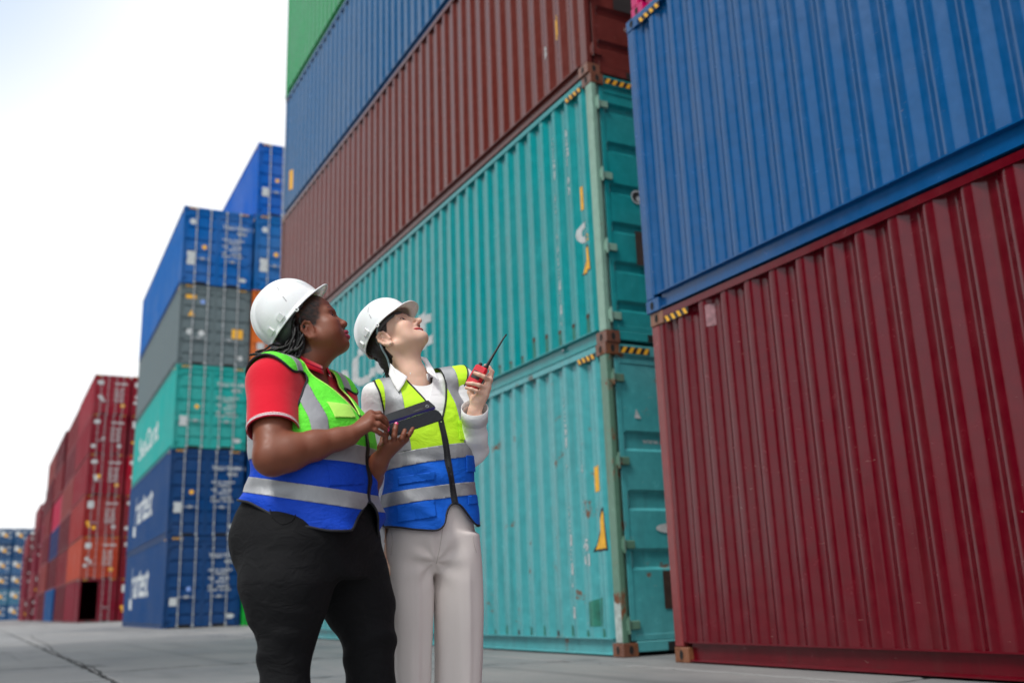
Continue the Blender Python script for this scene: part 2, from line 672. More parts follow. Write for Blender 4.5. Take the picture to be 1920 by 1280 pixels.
HZ = (0.27, 0.98, 1.75, 2.55)
KIT['hinge'] = {(s, z): hinge_mesh(s, z) for s in (0, 1) for z in HZ}


def stripes(kind):
    """yellow and black warning plate near the top corners (high cube)"""
    mb = MB()
    if kind == 'side':
        x, y0, y1, z0, z1 = 0.0015, 0.20, 0.52, H - 0.125, H - 0.068
        P = lambda u, v: (x, y0 + u * (y1 - y0), z0 + v * (z1 - z0))
    elif kind == 'side_far':
        x, y0, y1, z0, z1 = 0.0015, L - 0.52, L - 0.20, H - 0.125, H - 0.068
        P = lambda u, v: (x, y0 + u * (y1 - y0), z0 + v * (z1 - z0))
    else:
        y, x0, x1, z0, z1 = 0.0035, 0.17, 0.52, H - 0.095, H - 0.030
        if kind == 'end_r': x0, x1 = W - 0.52, W - 0.17
        P = lambda u, v: (x0 + u * (x1 - x0), y, z0 + v * (z1 - z0))
    mb.add([P(0, 0), P(1, 0), P(1, 1), P(0, 1)], [(0, 1, 2, 3)], 0)
    n = 4
    off = lambda p: (p[0] - 0.0008, p[1] - 0.0008, p[2])
    for k in range(n):
        u0 = (k + 0.10) / n
        w, sh = 0.48 / n, 0.42 / n
        mb.add([off(P(u0, 0.04)), off(P(u0 + w, 0.04)), off(P(min(1, u0 + w + sh), 0.96)), off(P(u0 + sh, 0.96))], [(0, 1, 2, 3)], 1)
    return mb.mesh('warning_stripes', [M['black'], M['yellow']], fix=False)


for k in ('side', 'side_far', 'end_l', 'end_r'):
    KIT['stripe_' + k] = stripes(k)
SIDE = {}


def side_mesh(ph, right=False):
    k = (round(ph, 3), right)
    if k not in SIDE:
        SIDE[k] = corrugated(ph) if not right else corrugated(ph, W - RECESS, -1)
    return SIDE[k]


GID = [0]


def gid(name):
    GID[0] += 1
    return (name, GID[0])


def flat_mark(items, _=None):
    """list of (V3d, T, material index, (part name, id)) -> [(part name, mesh)], one mesh per lettering or sticker"""
    out, order = {}, []
    for V, T, mi, g in items:
        if g not in out:
            out[g] = MB(); order.append(g)
        out[g].add(V, [tuple(t) for t in T], mi)
    mats = [M['white'], M['yellow'], M['black'], M['brown'], M['decal_red'], M['decal_blue'], M['green_patch'], M['grey_patch'], M['rust_patch'], M['plate']]
    return [(g[0], out[g].mesh(g[0], mats, fix=False)) for g in order]


M['decal_red'] = simple_mat('red_marking', (0.45, 0.03, 0.04), 0.5)
M['green_patch'] = simple_mat('old_green_paint', (0.018, 0.17, 0.12), 0.5, 0.25, 9)
M['grey_patch'] = simple_mat('pale_grey_paint', (0.40, 0.47, 0.45), 0.6, 0.2, 16)
M['plate'] = simple_mat('worn_pink_plate', (0.30, 0.15, 0.17), 0.5, 0.2, 20)
M['rust_patch'] = simple_mat('rust_stain', (0.10, 0.045, 0.025), 0.9, 0.35, 30)
M['decal_blue'] = simple_mat('blue_marking', (0.20, 0.33, 0.72), 0.5)


def side_text(body, size, y_from, z, ph, spacing=1.0, offset=0.0, shear=0.0, vertical=False, mi=0, xscale=1.0):
    """lettering laid onto the corrugated side. On the -X side, reading direction runs towards -Y."""
    g = gid('lettering')
    if vertical:
        parts = []
        for k, ch in enumerate(body):
            if ch == ' ': continue
            V, T = text_tris(ch, size, offset=offset)
            cx = (V[:, 0].min() + V[:, 0].max()) / 2
            parts.append((np.column_stack([V[:, 0] - cx, V[:, 1] - k * size * 0.92]), T))
    else:
        V, T = text_tris(body, size, spacing, offset=offset, shear=shear)
        parts = [(V[:, :2] * [xscale, 1], T)]
    res = []
    for V2, T in parts:
        y = y_from - V2[:, 0]; zz = z + V2[:, 1]
        P = np.column_stack([np.zeros(len(y)), y, zz])
        br = [b for b in prof_breaks(y.min() - 0.3, y.max() + 0.3, ph) if y.min() < b < y.max()]
        pieces = [(P, T)]
        done = []
        V_, T_ = P, T
        for b in br:
            lo = clip_tris(V_, T_, b - V_[:, 1])
            if len(lo[1]): done.append(lo)
            V_, T_ = clip_tris(V_, T_, V_[:, 1] - b)
            if not len(T_): break
        if len(T_): done.append((V_, T_))
        for Vp, Tp in done:
            mid = Vp[:, 1].mean()
            # evaluate the profile just inside the strip so both ends lie on the same facet
            x = np.array([RECESS + prof(mid + (yy - mid) * 0.999, ph) for yy in Vp[:, 1]]) - 0.003
            res.append((np.column_stack([x, Vp[:, 1], Vp[:, 2]]), Tp, mi, g))
    return res


def end_text(body, size, x, z, y=0.0215, spacing=1.0, mi=0, offset=0.0):
    V, T = text_tris(body, size, spacing, offset=offset)
    return [(np.column_stack([x + V[:, 0], np.full(len(V), y), z + V[:, 1]]), T, mi, gid('lettering'))]


def end_quad(x0, x1, z0, z1, y=0.0215, mi=0):
    return [(np.array([(x0, y, z0), (x1, y, z0), (x1, y, z1), (x0, y, z1)]), [(0, 1, 2), (0, 2, 3)], mi, gid('placard'))]


def end_disc(x, z, r, y=0.0215, mi=0, rz=None, n=16):
    rz = rz or r
    V = [(x + r * math.cos(2 * math.pi * k / n), y, z + rz * math.sin(2 * math.pi * k / n)) for k in range(n)]
    return [(np.array(V), [(0, k, k + 1) for k in range(1, n - 1)], mi, gid('sticker'))]


def side_poly(pts, ph, mi):
    """flat sticker on the corrugated side: pts in (y, z); convex"""
    g = gid('sticker')
    P = np.array([(0, y, z) for y, z in pts])
    T = np.array([(0, k, k + 1) for k in range(1, len(pts) - 1)])
    res = []
    br = [b for b in prof_breaks(P[:, 1].min() - .3, P[:, 1].max() + .3, ph) if P[:, 1].min() < b < P[:, 1].max()]
    V_, T_ = P, T
    done = []
    for b in br:
        lo = clip_tris(V_, T_, b - V_[:, 1])
        if len(lo[1]): done.append(lo)
        V_, T_ = clip_tris(V_, T_, V_[:, 1] - b)
    done.append((V_, T_))
    lift = {0: 0.0035, 1: 0.0035, 2: 0.0022, 6: 0.0018, 8: 0.0026}.get(mi, 0.003)
    for Vp, Tp in done:
        if not len(Tp): continue
        mid = Vp[:, 1].mean()
        x = np.array([RECESS + prof(mid + (yy - mid) * 0.999, ph) for yy in Vp[:, 1]]) - lift
        res.append((np.column_stack([x, Vp[:, 1], Vp[:, 2]]), Tp, mi, g))
    return res


MARK_CACHE = {}


def door_marks(style):
    """the painted data block, placards and round stickers on the doors"""
    if style in MARK_CACHE: return MARK_CACHE[style]
    r = random.Random(style)
    t = []
    xr = W / 2 + 0.16
    t += end_text('TRLU %d%05d %d' % (7, r.randint(10000, 99999), r.randint(0, 9)), 0.17, xr, 2.22, offset=0.006)
    t += end_text('45G1', 0.16, xr + 0.50, 2.03, offset=0.006)
    z = 1.78
    for ln in ('MAX. GR.  30.480 KGS', '          67.200 LBS', 'TARE       3.880 KGS', '           8.550 LBS', 'NET       26.600 KGS', 'CU. CAP.   76.4 CU.M'):
        t += end_text(ln, 0.082, xr, z, spacing=0.95, offset=0.004)
        z -= 0.115 if 'LBS' not in ln else 0.145
    xl = 0.19
    if style % 3 == 0:
        t += end_quad(xl, xl + 0.24, 0.78, 1.12)
        t += end_disc(xl + 0.55, 1.46, 0.075, mi=1)
    elif style % 3 == 1:
        t += end_disc(xl + 0.14, 2.34, 0.11)
        t += end_quad(xl - 0.01, xl + 0.26, 0.72, 1.22)
        t += end_disc(xl + 0.57, 1.42, 0.085, mi=1)
    else:
        t += end_quad(xl, xl + 0.23, 0.70, 0.95)
        t += end_disc(xl + 0.58, 1.22, 0.075, mi=5)
    t += end_disc(W - 0.33, 0.33, 0.15, rz=0.075)
    MARK_CACHE[style] = flat_mark(t, 'door_marking')
    return MARK_CACHE[style]


def door_marks_gray():
    t = []
    t += end_quad(0.20, 0.56, 2.38, 2.52, mi=1)
    t += end_disc(0.78, 2.30, 0.085, mi=5)
    V = np.array([(0.30, 0.0215, 1.76), (0.54, 0.0215, 1.76), (0.42, 0.0215, 1.98)])
    t.append((V, [(0, 1, 2)], 1, gid('sticker')))
    t += end_disc(0.38, 1.18, 0.11)
    t += end_disc(0.78, 1.16, 0.11)
    t += end_quad(W - 0.62, W - 0.24, 1.06, 1.40, mi=1)
    t += end_disc(W - 0.30, 0.36, 0.09)
    return flat_mark(t, 'door_marking')


def door_marks_red(style):
    r = random.Random(100 + style)
    t = []
    t += end_quad(0.22, 0.62, 2.02 + r.uniform(-.1, .2), 2.46)
    for k in range(3):
        t += end_disc(r.uniform(0.25, 1.0), r.uniform(0.45, 1.4), r.uniform(0.09, 0.14), mi=r.choice((0, 0, 1)))
    t += end_text('CAIU %06d' % r.randint(100000, 999999), 0.15, W / 2 + 0.16, 2.25, offset=0.012)
    z = 1.86
    for k in range(7):
        t += end_text(r.choice(('MAX. GR. 30.480', 'TARE      3.860', 'NET      26.620', 'CU. CAP.  76.4')), 0.095, W / 2 + 0.16, z, offset=0.006)
        z -= 0.15
    t += end_disc(W - 0.45, r.uniform(0.5, 0.8), 0.14, mi=style % 2)
    return flat_mark(t, 'door_marking')


BODY_LOW = {}


def container(label, loc, color, wear=0.3, rotz=0.0, ph=0.1, group=None, doors=True, detail=2, marks=None, side_marks=None,
              cast_color=None, post_color=None, rod_color=None, bands='door', name='shipping_container', stripe=True, open_leaf=False, left_far_stripe=False, no_rods=False, matte=False):
    root = empty(name, loc, rotz)
    tag(root, label, 'container', group)
    c4 = tuple(color) + (wear,)
    def P(n, me, cc=None, par=None):
        o = link(n, me, par or root, color=cc or c4)
        if matte and me.materials and me.materials[0] == M['paint']:
            o.material_slots[0].link = 'OBJECT'
            o.material_slots[0].material = M['paint_matte']
        return o
    if detail == 0:
        P('body', BODY_LOW['body'])
        for s in (0, 1):
            P('door', BODY_LOW['door'][s])
        for i in range(4): P('lock_rod', BODY_LOW['rod'][i])
        for nm, me in (marks or ()): P(nm, me)
        return root
    P('side_panel', side_mesh(ph)); P('side_panel', side_mesh(ph, True))
    for s in (0, 1):
        P('bottom_rail', KIT['bottom_rail'][s]); P('top_rail', KIT['top_rail'][s])
    cc = tuple(cast_color or color) + (min(1, wear + 0.35),)
    pc = tuple(post_color or color) + (min(1, wear + 0.12),)
    for i in (0, 1):
        for j in (0, 1):
            P('corner_post', KIT['post'][(i, j)], pc)
            for k in (0, 1):
                P('corner_casting', casting_mesh(i, j, k), cc)
    P('roof_panel', KIT['roof']); P('floor', KIT['floor']); P('end_wall', KIT['end'])
    P('door_header', KIT['header']); P('door_sill', KIT['sill'])
    for s in (0, 1):
        if open_leaf and s == 0:
            # this leaf is swung right round against the side of the box
            d = P('door', KIT[bands][s])
            d.matrix_parent_inverse = Matrix.Identity(4)
            piv = Vector((0.062, -0.012, 0))
            d.matrix_basis = Matrix.Translation(piv) @ Matrix.Rotation(math.radians(-262), 4, 'Z') @ Matrix.Translation(-piv)
        else:
            d = P('door', KIT[bands][s])
        for q in (0, 1):
            r = 2 * s + q
            if not no_rods:
                lr = P('lock_rod', KIT['rod'][r], None, d); P('handle', KIT['handle'][r], None, d)
        for z in HZ:
            P('hinge', KIT['hinge'][(s, z)], pc, d)
    if stripe:
        for k in ('side', 'end_l', 'end_r') + (('side_far',) if left_far_stripe else ()):
            P('warning_stripes', KIT['stripe_' + k])
    for nm, me in (marks or ()): P(nm, me)
    for nm, me in (side_marks or ()): P(nm, me)
    return root


def build_low():
    mb = MB()
    mb.bbox(0, W, 0.05, L, 0.02, H - 0.01, 0.02)
    for i in (0, 1):
        x = (0.0, 0.12) if i == 0 else (W - 0.12, W)
        mb.bbox(x[0] - 0.004, x[1] + 0.004, -0.001, 0.16, 0.0, H, 0.01)
    mb.bbox(0.125, W - 0.125, 0.004, 0.12, H - 0.12, H - 0.004, 0.006)
    mb.bbox(0.125, W - 0.125, 0.004, 0.12, 0.004, 0.13, 0.006)
    for k in range(42):
        y = 0.25 + k * 0.28
        mb.box(-0.012, 0.0, y, y + 0.12, 0.17, H - 0.08)
    BODY_LOW['body'] = mb.mesh('body', [M['paint']], fix=False)
    BODY_LOW['door'] = KIT['door']
    BODY_LOW['rod'] = KIT['rod']


build_low()

# ------------------------------------------------------------------ ground
def concrete_material():
    t = NT('concrete')
    geo = t.n('NewGeometry').outputs['Position']
    oi = t.n('ObjectInfo')
    big = t.noise(geo, 0.35, 5, 0.6, 0.4)
    mid = t.noise(t.scalev(geo, (1.0, 0.35, 1.0)), 1.9, 6, 0.65, 0.3)
    fine = t.noise(geo, 42, 5, 0.7)
    base = t.mix(t.mapr(mid, 0.30, 0.72), (0.105, 0.110, 0.119), (0.245, 0.242, 0.240))
    base = t.mix(t.mapr(big, 0.38, 0.66, 0, 0.65), base, (0.30, 0.288, 0.272))
    base = t.mix(t.mapr(fine, 0.30, 0.70, 0.0, 0.35), base, (0.11, 0.115, 0.125))
    base = t.mix(t.mapr(oi.outputs['Random'], 0, 1, 0.0, 0.25), base, (0.15, 0.165, 0.185))
    st = t.noise(t.scalev(geo, (0.8, 0.3, 1)), 1.1, 4, 0.5, 1.0)
    base = t.mix(t.mapr(st, 0.60, 0.75, 0.0, 0.6), base, (0.10, 0.105, 0.11))
    tr_ = t.noise(t.scalev(geo, (1.7, 0.035, 1)), 1.3, 4, 0.6)
    base = t.mix(t.mapr(tr_, 0.56, 0.70, 0.0, 0.55), base, (0.060, 0.062, 0.066))
    ol = t.noise(geo, 0.9, 2, 0.4, 0.6)
    base = t.mix(t.mapr(ol, 0.70, 0.76, 0.0, 0.6), base, (0.045, 0.045, 0.048))
    t.p(Base_Color=base, Roughness=t.mapr(mid, 0.3, 0.7, 0.55, 0.8))
    t.bump(t.math('ADD', t.math('MULTIPLY', t.noise(geo, 5, 4), 1.0), t.math('MULTIPLY', fine, 0.35)), 0.35, 0.02)
    return t.mat


M['concrete'] = concrete_material()
M['joint'] = simple_mat('joint_dirt', (0.030, 0.030, 0.032), 0.9, 0.3, 6)
mb = MB()
gx = [-900, -30, 30, 900]; gy = [-200, -20, 70, 1800]
mb.add([(-1000, -300, -0.03), (1000, -300, -0.03), (1000, 2000, -0.03), (-1000, 2000, -0.03)], [(0, 1, 2, 3)])
ground = link('ground', mb.mesh('ground', [M['joint']]))
tag(ground, kind='structure')
pavement = empty('pavement')
tag(pavement, kind='structure')
# concrete bays with open joints: columns of slabs along Y
SLAB_P = 2.95
rs = random.Random(3)
XJ = [-24.1, -19.6, -15.1, -10.6, -6.4, -2.45, 1.05, 4.55, 8.05, 12.5]


def slab(x0, x1, y0, y1, j=0.02):
    """slab with slightly wandering, chipped edges"""
    mb = MB()
    ring = []
    def edge(a, b, n, nx, ny):
        for k in range(n):
            u = k / n
            d = (rs.random() ** 3) * 0.05 + rs.random() * 0.012
            ring.append((a[0] + (b[0] - a[0]) * u + nx * d, a[1] + (b[1] - a[1]) * u + ny * d))
    nx_, ny_ = max(4, int((x1 - x0) / 0.16)), max(4, int((y1 - y0) / 0.16))
    edge((x0, y0), (x1, y0), nx_, 0, 1); edge((x1, y0), (x1, y1), ny_, -1, 0)
    edge((x1, y1), (x0, y1), nx_, 0, -1); edge((x0, y1), (x0, y0), ny_, 1, 0)
    n = len(ring)
    dz = rs.uniform(-0.004, 0.0)
    cx, cy = (x0 + x1) / 2, (y0 + y1) / 2
    inn = [(cx + (x - cx) * 0.992, cy + (y - cy) * 0.992) for x, y in ring]
    vs = [(x, y, -0.05) for x, y in ring] + [(x, y, dz - 0.008) for x, y in ring] + [(x, y, dz) for x, y in inn]
    fs = [(k, (k + 1) % n, n + (k + 1) % n, n + k) for k in range(n)] + [(n + k, n + (k + 1) % n, 2 * n + (k + 1) % n, 2 * n + k) for k in range(n)]
    fs.append(tuple(2 * n + k for k in range(n)))
    mb.add(vs, fs)
    return mb.mesh('slab', [M['concrete']])


for c in range(len(XJ) - 1):
    near = XJ[c] > -7
    off = 12.0 if XJ[c] < 1 else 10.42 - 0.3 * (c - 6)
    y = off - math.ceil((off + 9) / SLAB_P) * SLAB_P
    while y < (62 if near else 40):
        link('slab', slab(XJ[c] + 0.012, XJ[c + 1] - 0.012, y + 0.012, y + SLAB_P - 0.012), pavement)
        y += SLAB_P
# beyond and beside the bays one plain concrete sheet
mb = MB()
for x0, x1, y0, y1 in ((-1000, XJ[0], -300, 2000), (XJ[-1], 1000, -300, 2000), (XJ[0], -6.4, 41.8, 2000), (-6.4, XJ[-1], 63.6, 2000), (XJ[0], XJ[-1], -300, -12.0)):
    mb.add([(x0, y0, -0.006), (x1, y0, -0.006), (x1, y1, -0.006), (x0, y1, -0.006)], [(0, 1, 2, 3)])
link('concrete_sheet', mb.mesh('concrete_sheet', [M['concrete']]), pavement)
# wandering crack along the joint, packed with dirt


def crack(pts, w0, w1, seed):
    r = random.Random(seed)
    mb = MB(); vs, fs = [], []
    n = 60
    P = [Vector(p) for p in pts]
    tot = [0]
    for a, b in zip(P, P[1:]): tot.append(tot[-1] + (b - a).length)
    wob = 0
    for k in range(n):
        s = tot[-1] * k / (n - 1)
        i = max(i for i in range(len(tot)) if tot[i] <= s + 1e-9); i = min(i, len(P) - 2)
        q = P[i].lerp(P[i + 1], (s - tot[i]) / max(1e-6, tot[i + 1] - tot[i]))
        d = (P[i + 1] - P[i]).normalized(); nn = Vector((-d.y, d.x))
        wob = wob * 0.8 + r.uniform(-0.03, 0.03)
        w = w0 + (w1 - w0) * r.random() ** 2
        vs += [(q + nn * (wob + w)).to_tuple() + (0.003,), (q + nn * (wob - w)).to_tuple() + (0.003,)]
    for k in range(n - 1): fs.append((2 * k, 2 * k + 1, 2 * k + 3, 2 * k + 2))
    mb.add([(v[0], v[1], v[2]) for v in vs], fs)
    return link('crack', mb.mesh('crack', [M['joint']], fix=False), pavement)


crack([(0.98, 7.0), (1.02, 9.0), (1.12, 11.3), (1.03, 14.2), (1.20, 19.0), (1.45, 33)], 0.004, 0.018, 1)
crack([(-2.4, 12.15), (0.27, 12.03), (1.03, 11.85)], 0.005, 0.028, 2)
crack([(1.1, 10.3), (1.78, 10.45), (2.56, 10.44), (4.2, 10.5)], 0.006, 0.03, 3)
crack([(0.95, 11.2), (1.25, 11.6), (1.0, 12.2)], 0.006, 0.03, 4)
crack([(1.3, 7.6), (2.4, 7.72), (3.9, 7.85), (4.8, 7.5)], 0.006, 0.02, 5)

# ------------------------------------------------------------------ container yard
TIER = ['bottom', 'second', 'third', 'fourth', 'fifth', 'sixth']
RED = lin(92, 0, 18); BLUE = lin(0, 78, 134); TEAL = lin(70, 158, 164); TEAL2 = lin(18, 142, 146)
MAROON = lin(100, 42, 36); BLUE3 = lin(0, 82, 132); GREEN = lin(30, 140, 78)
RUST = (0.16, 0.062, 0.038)
PH_R = 0.184
# right: red below, blue above, a pink one on top; their far ends stand at Y = 6.63
container('dark red container at ground level under the blue one', (4.976, 6.634 - L, 0), RED, 0.34, ph=PH_R, cast_color=(0.22, 0.085, 0.04),
          post_color=(0.20, 0.03, 0.032), left_far_stripe=True,
          side_marks=flat_mark(side_poly([(L - 0.72, 2.60), (L - 0.80, 2.60), (L - 0.80, 2.78), (L - 0.72, 2.78)], PH_R, 9)))
container('royal blue container resting on the dark red one', (4.955, 6.655 - L, H), BLUE, 0.20, ph=PH_R + 0.03, left_far_stripe=True)
container('magenta container on top of the royal blue one', (4.985, 6.60 - L, 2 * H), lin(190, 20, 100), 0.2, ph=0.1)

# middle stack: five high
PH_T = (7.541 + 0.4547 - 7.541 + 0.139) % PIT
XT, YT = 5.101, 7.541
side0 = []
yv = 0.86
side0 += side_text('SEGU 711', 0.150, yv, 2.40, PH_T, vertical=True, offset=0.004)
side0 += side_text('5ENEN6 N', 0.150, yv, 1.30, PH_T, vertical=True, offset=0.004)
side0 += side_text('45G1 22', 0.105, yv - 0.28, 1.90, PH_T, vertical=True, offset=0.003)
side0 += side_text('45', 0.15, yv - 0.20, 0.96, PH_T, offset=0.004) + side_text('G1', 0.15, yv - 0.20, 0.82, PH_T, offset=0.004)
side0 += side_poly([(0.40, 1.50), (0.26, 1.50), (0.26, 1.74), (0.40, 1.74)], PH_T, 1)
side0 += side_poly([(0.46, 0.94), (0.19, 0.94), (0.22, 1.34), (0.245, 1.34)], PH_T, 2)
side0 += side_poly([(0.435, 0.962), (0.205, 0.962), (0.225, 1.30), (0.24, 1.30)], PH_T, 1)
e0 = []
e0 += end_text('www.', 0.085, 0.40, 1.93, y=0.058) + end_text('o', 0.085, 0.60, 1.93, y=0.058, mi=4) + end_text('.org', 0.085, 0.66, 1.93, y=0.058)
e0 += [(np.array([(0.30, 0.0215, 2.17), (0.375, 0.0215, 2.165), (0.325, 0.0215, 2.26)]), [(0, 1, 2)], 0, gid('sticker'))]
e0 += end_disc(0.62, 1.13, 0.16, rz=0.045) + end_quad(0.50, 0.72, 0.40, 0.74, mi=3)
for k_ in range(9):
    yb_ = PH_T + PIT * (k_ + 1) + 0.045
    hh_ = 0.05 + 0.10 * rng.random()
    side0 += side_poly([(yb_ + 0.045, 0.165), (yb_, 0.165), (yb_ + 0.008, 0.165 + hh_ * .8), (yb_ + 0.04, 0.165 + hh_)], PH_T, 3 if k_ in (3, 6) else 6)
for k_ in range(8):
    yb_ = PH_T + PIT * (k_ + 1) + 0.042
    hh_ = (0.22 if k_ < 5 else 0.12) * (0.8 + 0.4 * rng.random())
    ru_ = [(yb_ + 0.058, 0.165), (yb_, 0.165), (yb_ + 0.004, 0.165 + hh_), (yb_ + 0.054, 0.165 + hh_)]
    RUSTY = globals().setdefault('RUSTY', []); RUSTY.append((ru_, hh_, yb_))
side0 += side_poly([(0.62, 0.26), (0.40, 0.26), (0.38, 0.52), (0.60, 0.47)], PH_T, 6)
g_ = gid('paint_patch')
side0 += [(np.array([(0.0012, 0.112, 0.125), (0.0012, 0.012, 0.125), (0.0012, 0.008, 0.47), (0.0012, 0.060, 0.455), (0.0012, 0.115, 0.49)]), [(0, 1, 2), (0, 2, 3), (0, 3, 4)], 7, g_)]
GREENPOST = (0.10, 0.21, 0.15)
container('weathered light teal container on the ground under another teal one', (XT, YT, 0), TEAL, 0.60, ph=PH_T, marks=flat_mark(e0, 'door_marking'),
          side_marks=flat_mark(side0, 'side_marking'), cast_color=RUST, post_color=GREENPOST, bands='door3', no_rods=True)
side1 = []
for ru_, hh_, yb_ in RUSTY:
    side1 += side_poly(ru_, PH_T, 6)
    side1 += side_poly([(yb_ + 0.057, 0.165 + hh_ * 0.80), (yb_ + 0.001, 0.165 + hh_ * 0.82), (yb_ + 0.002, 0.167 + hh_), (yb_ + 0.056, 0.170 + hh_)], PH_T, 8)
side1 += side_text('SeaCont', 0.90, 9.76, 1.05, PH_T, offset=0.022, xscale=1.75)
side1 += side_text('SEGU 451', 0.145, yv, 2.42, PH_T, vertical=True, offset=0.004) + side_text('908ENEN6 2', 0.145, yv, 1.30, PH_T, vertical=True, offset=0.004)
side1 += side_text('45G1 90', 0.12, yv - 0.30, 2.40, PH_T, vertical=True, offset=0.004)
side1 += side_poly([(0.40, 1.50), (0.30, 1.50), (0.30, 1.76), (0.40, 1.76)], PH_T, 1)
side1 += side_text('C', 0.26, 0.47, 1.16, PH_T, offset=0.02) + side_text('22', 0.10, 0.32, 1.12, PH_T, mi=1)
side1 += side_poly([(0.44, 0.80), (0.22, 0.80), (0.245, 1.08), (0.28, 1.08)], PH_T, 2)
side1 += side_poly([(0.425, 0.815), (0.232, 0.815), (0.25, 1.05), (0.275, 1.05)], PH_T, 1)
e1 = end_disc(0.50, 1.58, 0.075, y=0.0212, mi=0) + end_disc(0.50, 1.58, 0.060, y=0.0206, mi=2) + end_disc(0.515, 1.56, 0.03, y=0.020)
e1 += end_quad(0.44, 0.70, 0.84, 1.20, mi=3)
container('teal container with white lettering, second tier above the weathered one', (XT + 0.01, YT - 0.01, H), TEAL2, 0.38, ph=PH_T, marks=flat_mark(e1, 'door_marking'),
          side_marks=flat_mark(side1, 'side_marking'), cast_color=RUST, post_color=(0.22, 0.38, 0.30), no_rods=True)
sm = side_poly([(0.66, 0.75), (0.56, 0.75), (0.56, 1.0), (0.66, 1.0)], 0.05, 1) + side_text('8', 0.2, 0.92, 0.62, 0.05, offset=0.01)
em = end_quad(0.40, 0.72, 0.86, 1.22, mi=2) + end_text('max.net', 0.09, 0.52, 0.62)
container('brownish maroon container on the third tier above the teal ones', (XT - 0.01, YT + 0.01, 2 * H), MAROON, 0.30, ph=0.05, marks=flat_mark(em, 'door_marking'),
          side_marks=flat_mark(sm, 'side_marking'), cast_color=(0.2, 0.08, 0.05), no_rods=True)
sm = side_poly([(L - 0.4, 0.50), (L - 0.62, 0.50), (L - 0.62, 0.95), (L - 0.4, 0.95)], 0.12, 1)
container('faded steel blue container on the fourth tier above the maroon one', (XT + 0.01, YT, 3 * H), BLUE3, 0.36, ph=0.12, side_marks=flat_mark(sm, 'side_marking'))
container('bright green container topping the tall stack above the steel blue one', (XT, YT + 0.02, 4 * H), GREEN, 0.12, ph=0.2)

# stack behind: five high, and a second column six high beside it
XL, YL, RL = 5.23, 33.80, -0.0226 + 0.0
G2 = 'containers in the stack with the lettered navy boxes'
NAVY = lin(35, 53, 99); NAVYD = lin(18, 60, 109)
logo = side_text('hartest', 1.75, 9.8, 1.10, 0.1, offset=0.02, xscale=1.1) + side_poly([(10.2, 0.70), (9.3, 0.62), (9.2, 1.0), (10.0, 1.10)], 0.1, 0)
logo = flat_mark(logo, 'side_marking')
seac = flat_mark(side_text('SeaCont', 1.3, 10.2, 0.95, 0.1, offset=0.02, xscale=1.35), 'side_marking')
cols1 = [('navy container with white side lettering at the foot of its stack', NAVYD, 2, logo, 'door'),
         ('navy container with white side lettering, second tier under a teal one', NAVYD, 0, logo, 'door'),
         ('teal container with white lettering between navy and grey containers', lin(37, 153, 147), 3, seac, 'door'),
         ('grey container between the blue and the teal ones', lin(97, 110, 114), 'gray', None, 'door'),
         ('bright blue container topping the five high stack', lin(0, 89, 162), 1, None, 'door')]
for k, (lb, c, mk, sd, bd) in enumerate(cols1):
    mk = door_marks_gray() if mk == 'gray' else door_marks(mk)
    container(lb, (XL + (0.02, 0, 0.03, 0.02, 0)[k], YL + (0, .03, 0, 0.02, -.02)[k], k * H), c, 0.16, rotz=RL, matte=True, ph=0.1, marks=mk, side_marks=sd)
cols2 = [('bright green container on the ground beside a navy one', lin(16, 156, 53)), ('deep blue container tucked behind the lettered navy one', lin(5, 60, 120)),
         ('brick red container tucked beside the lettered teal one', lin(131, 33, 33)), ('orange container beside the grey one', lin(208, 104, 33)),
         ('mid blue container beside the topmost one of the five high stack', lin(5, 95, 164)), ('vivid blue container standing highest, on the mid blue one', lin(12, 87, 174))]
for k, (lb, c) in enumerate(cols2):
    container(lb, (XL + 2.505 + (0, .02, .01, 0, .01, -.0)[k], YL - 0.20 + .02 * (k % 2), k * H), c, 0.16, rotz=RL, matte=True, ph=0.1, marks=door_marks([5, 3, 2, 2, 4, 3][k]))

# far red stacks
reds = [lin(110, 18, 37), lin(154, 56, 37), lin(131, 33, 35), lin(120, 25, 39), lin(118, 20, 37), lin(131, 23, 41)]
names6 = ['lowest, one door swung open on a dark inside', 'orange red one on the second tier', 'brick red one on the third tier', 'crimson one on the fourth tier',
          'dark crimson one on the fifth tier', 'crimson one at the very top']
XR, YR = 6.05, 75.0
redmarks = [door_marks_red(k) for k in range(6)]
for k in range(6):
    container('far red stack: ' + names6[k], (XR + rng.uniform(-.04, .04), YR + rng.uniform(-.05, .05), k * H), reds[k], 0.2, matte=True, marks=None if k == 0 else redmarks[k], open_leaf=(k == 0), ph=0.1)
    container('crimson container on the %s tier of the column right beside the far red stack' % TIER[k], (XR + 2.56, YR - 0.1, k * H), lin(*[(115, 19, 36), (107, 22, 33), (115, 26, 38), (151, 10, 38), (107, 22, 39), (123, 22, 39)][k]), 0.2,
              marks=redmarks[(k + 2) % 6], matte=True, group='second column of far red containers', ph=0.1)
mb = MB(); mb.box(0.12, W / 2, 1.6, 1.62, 0.17, H - 0.15)
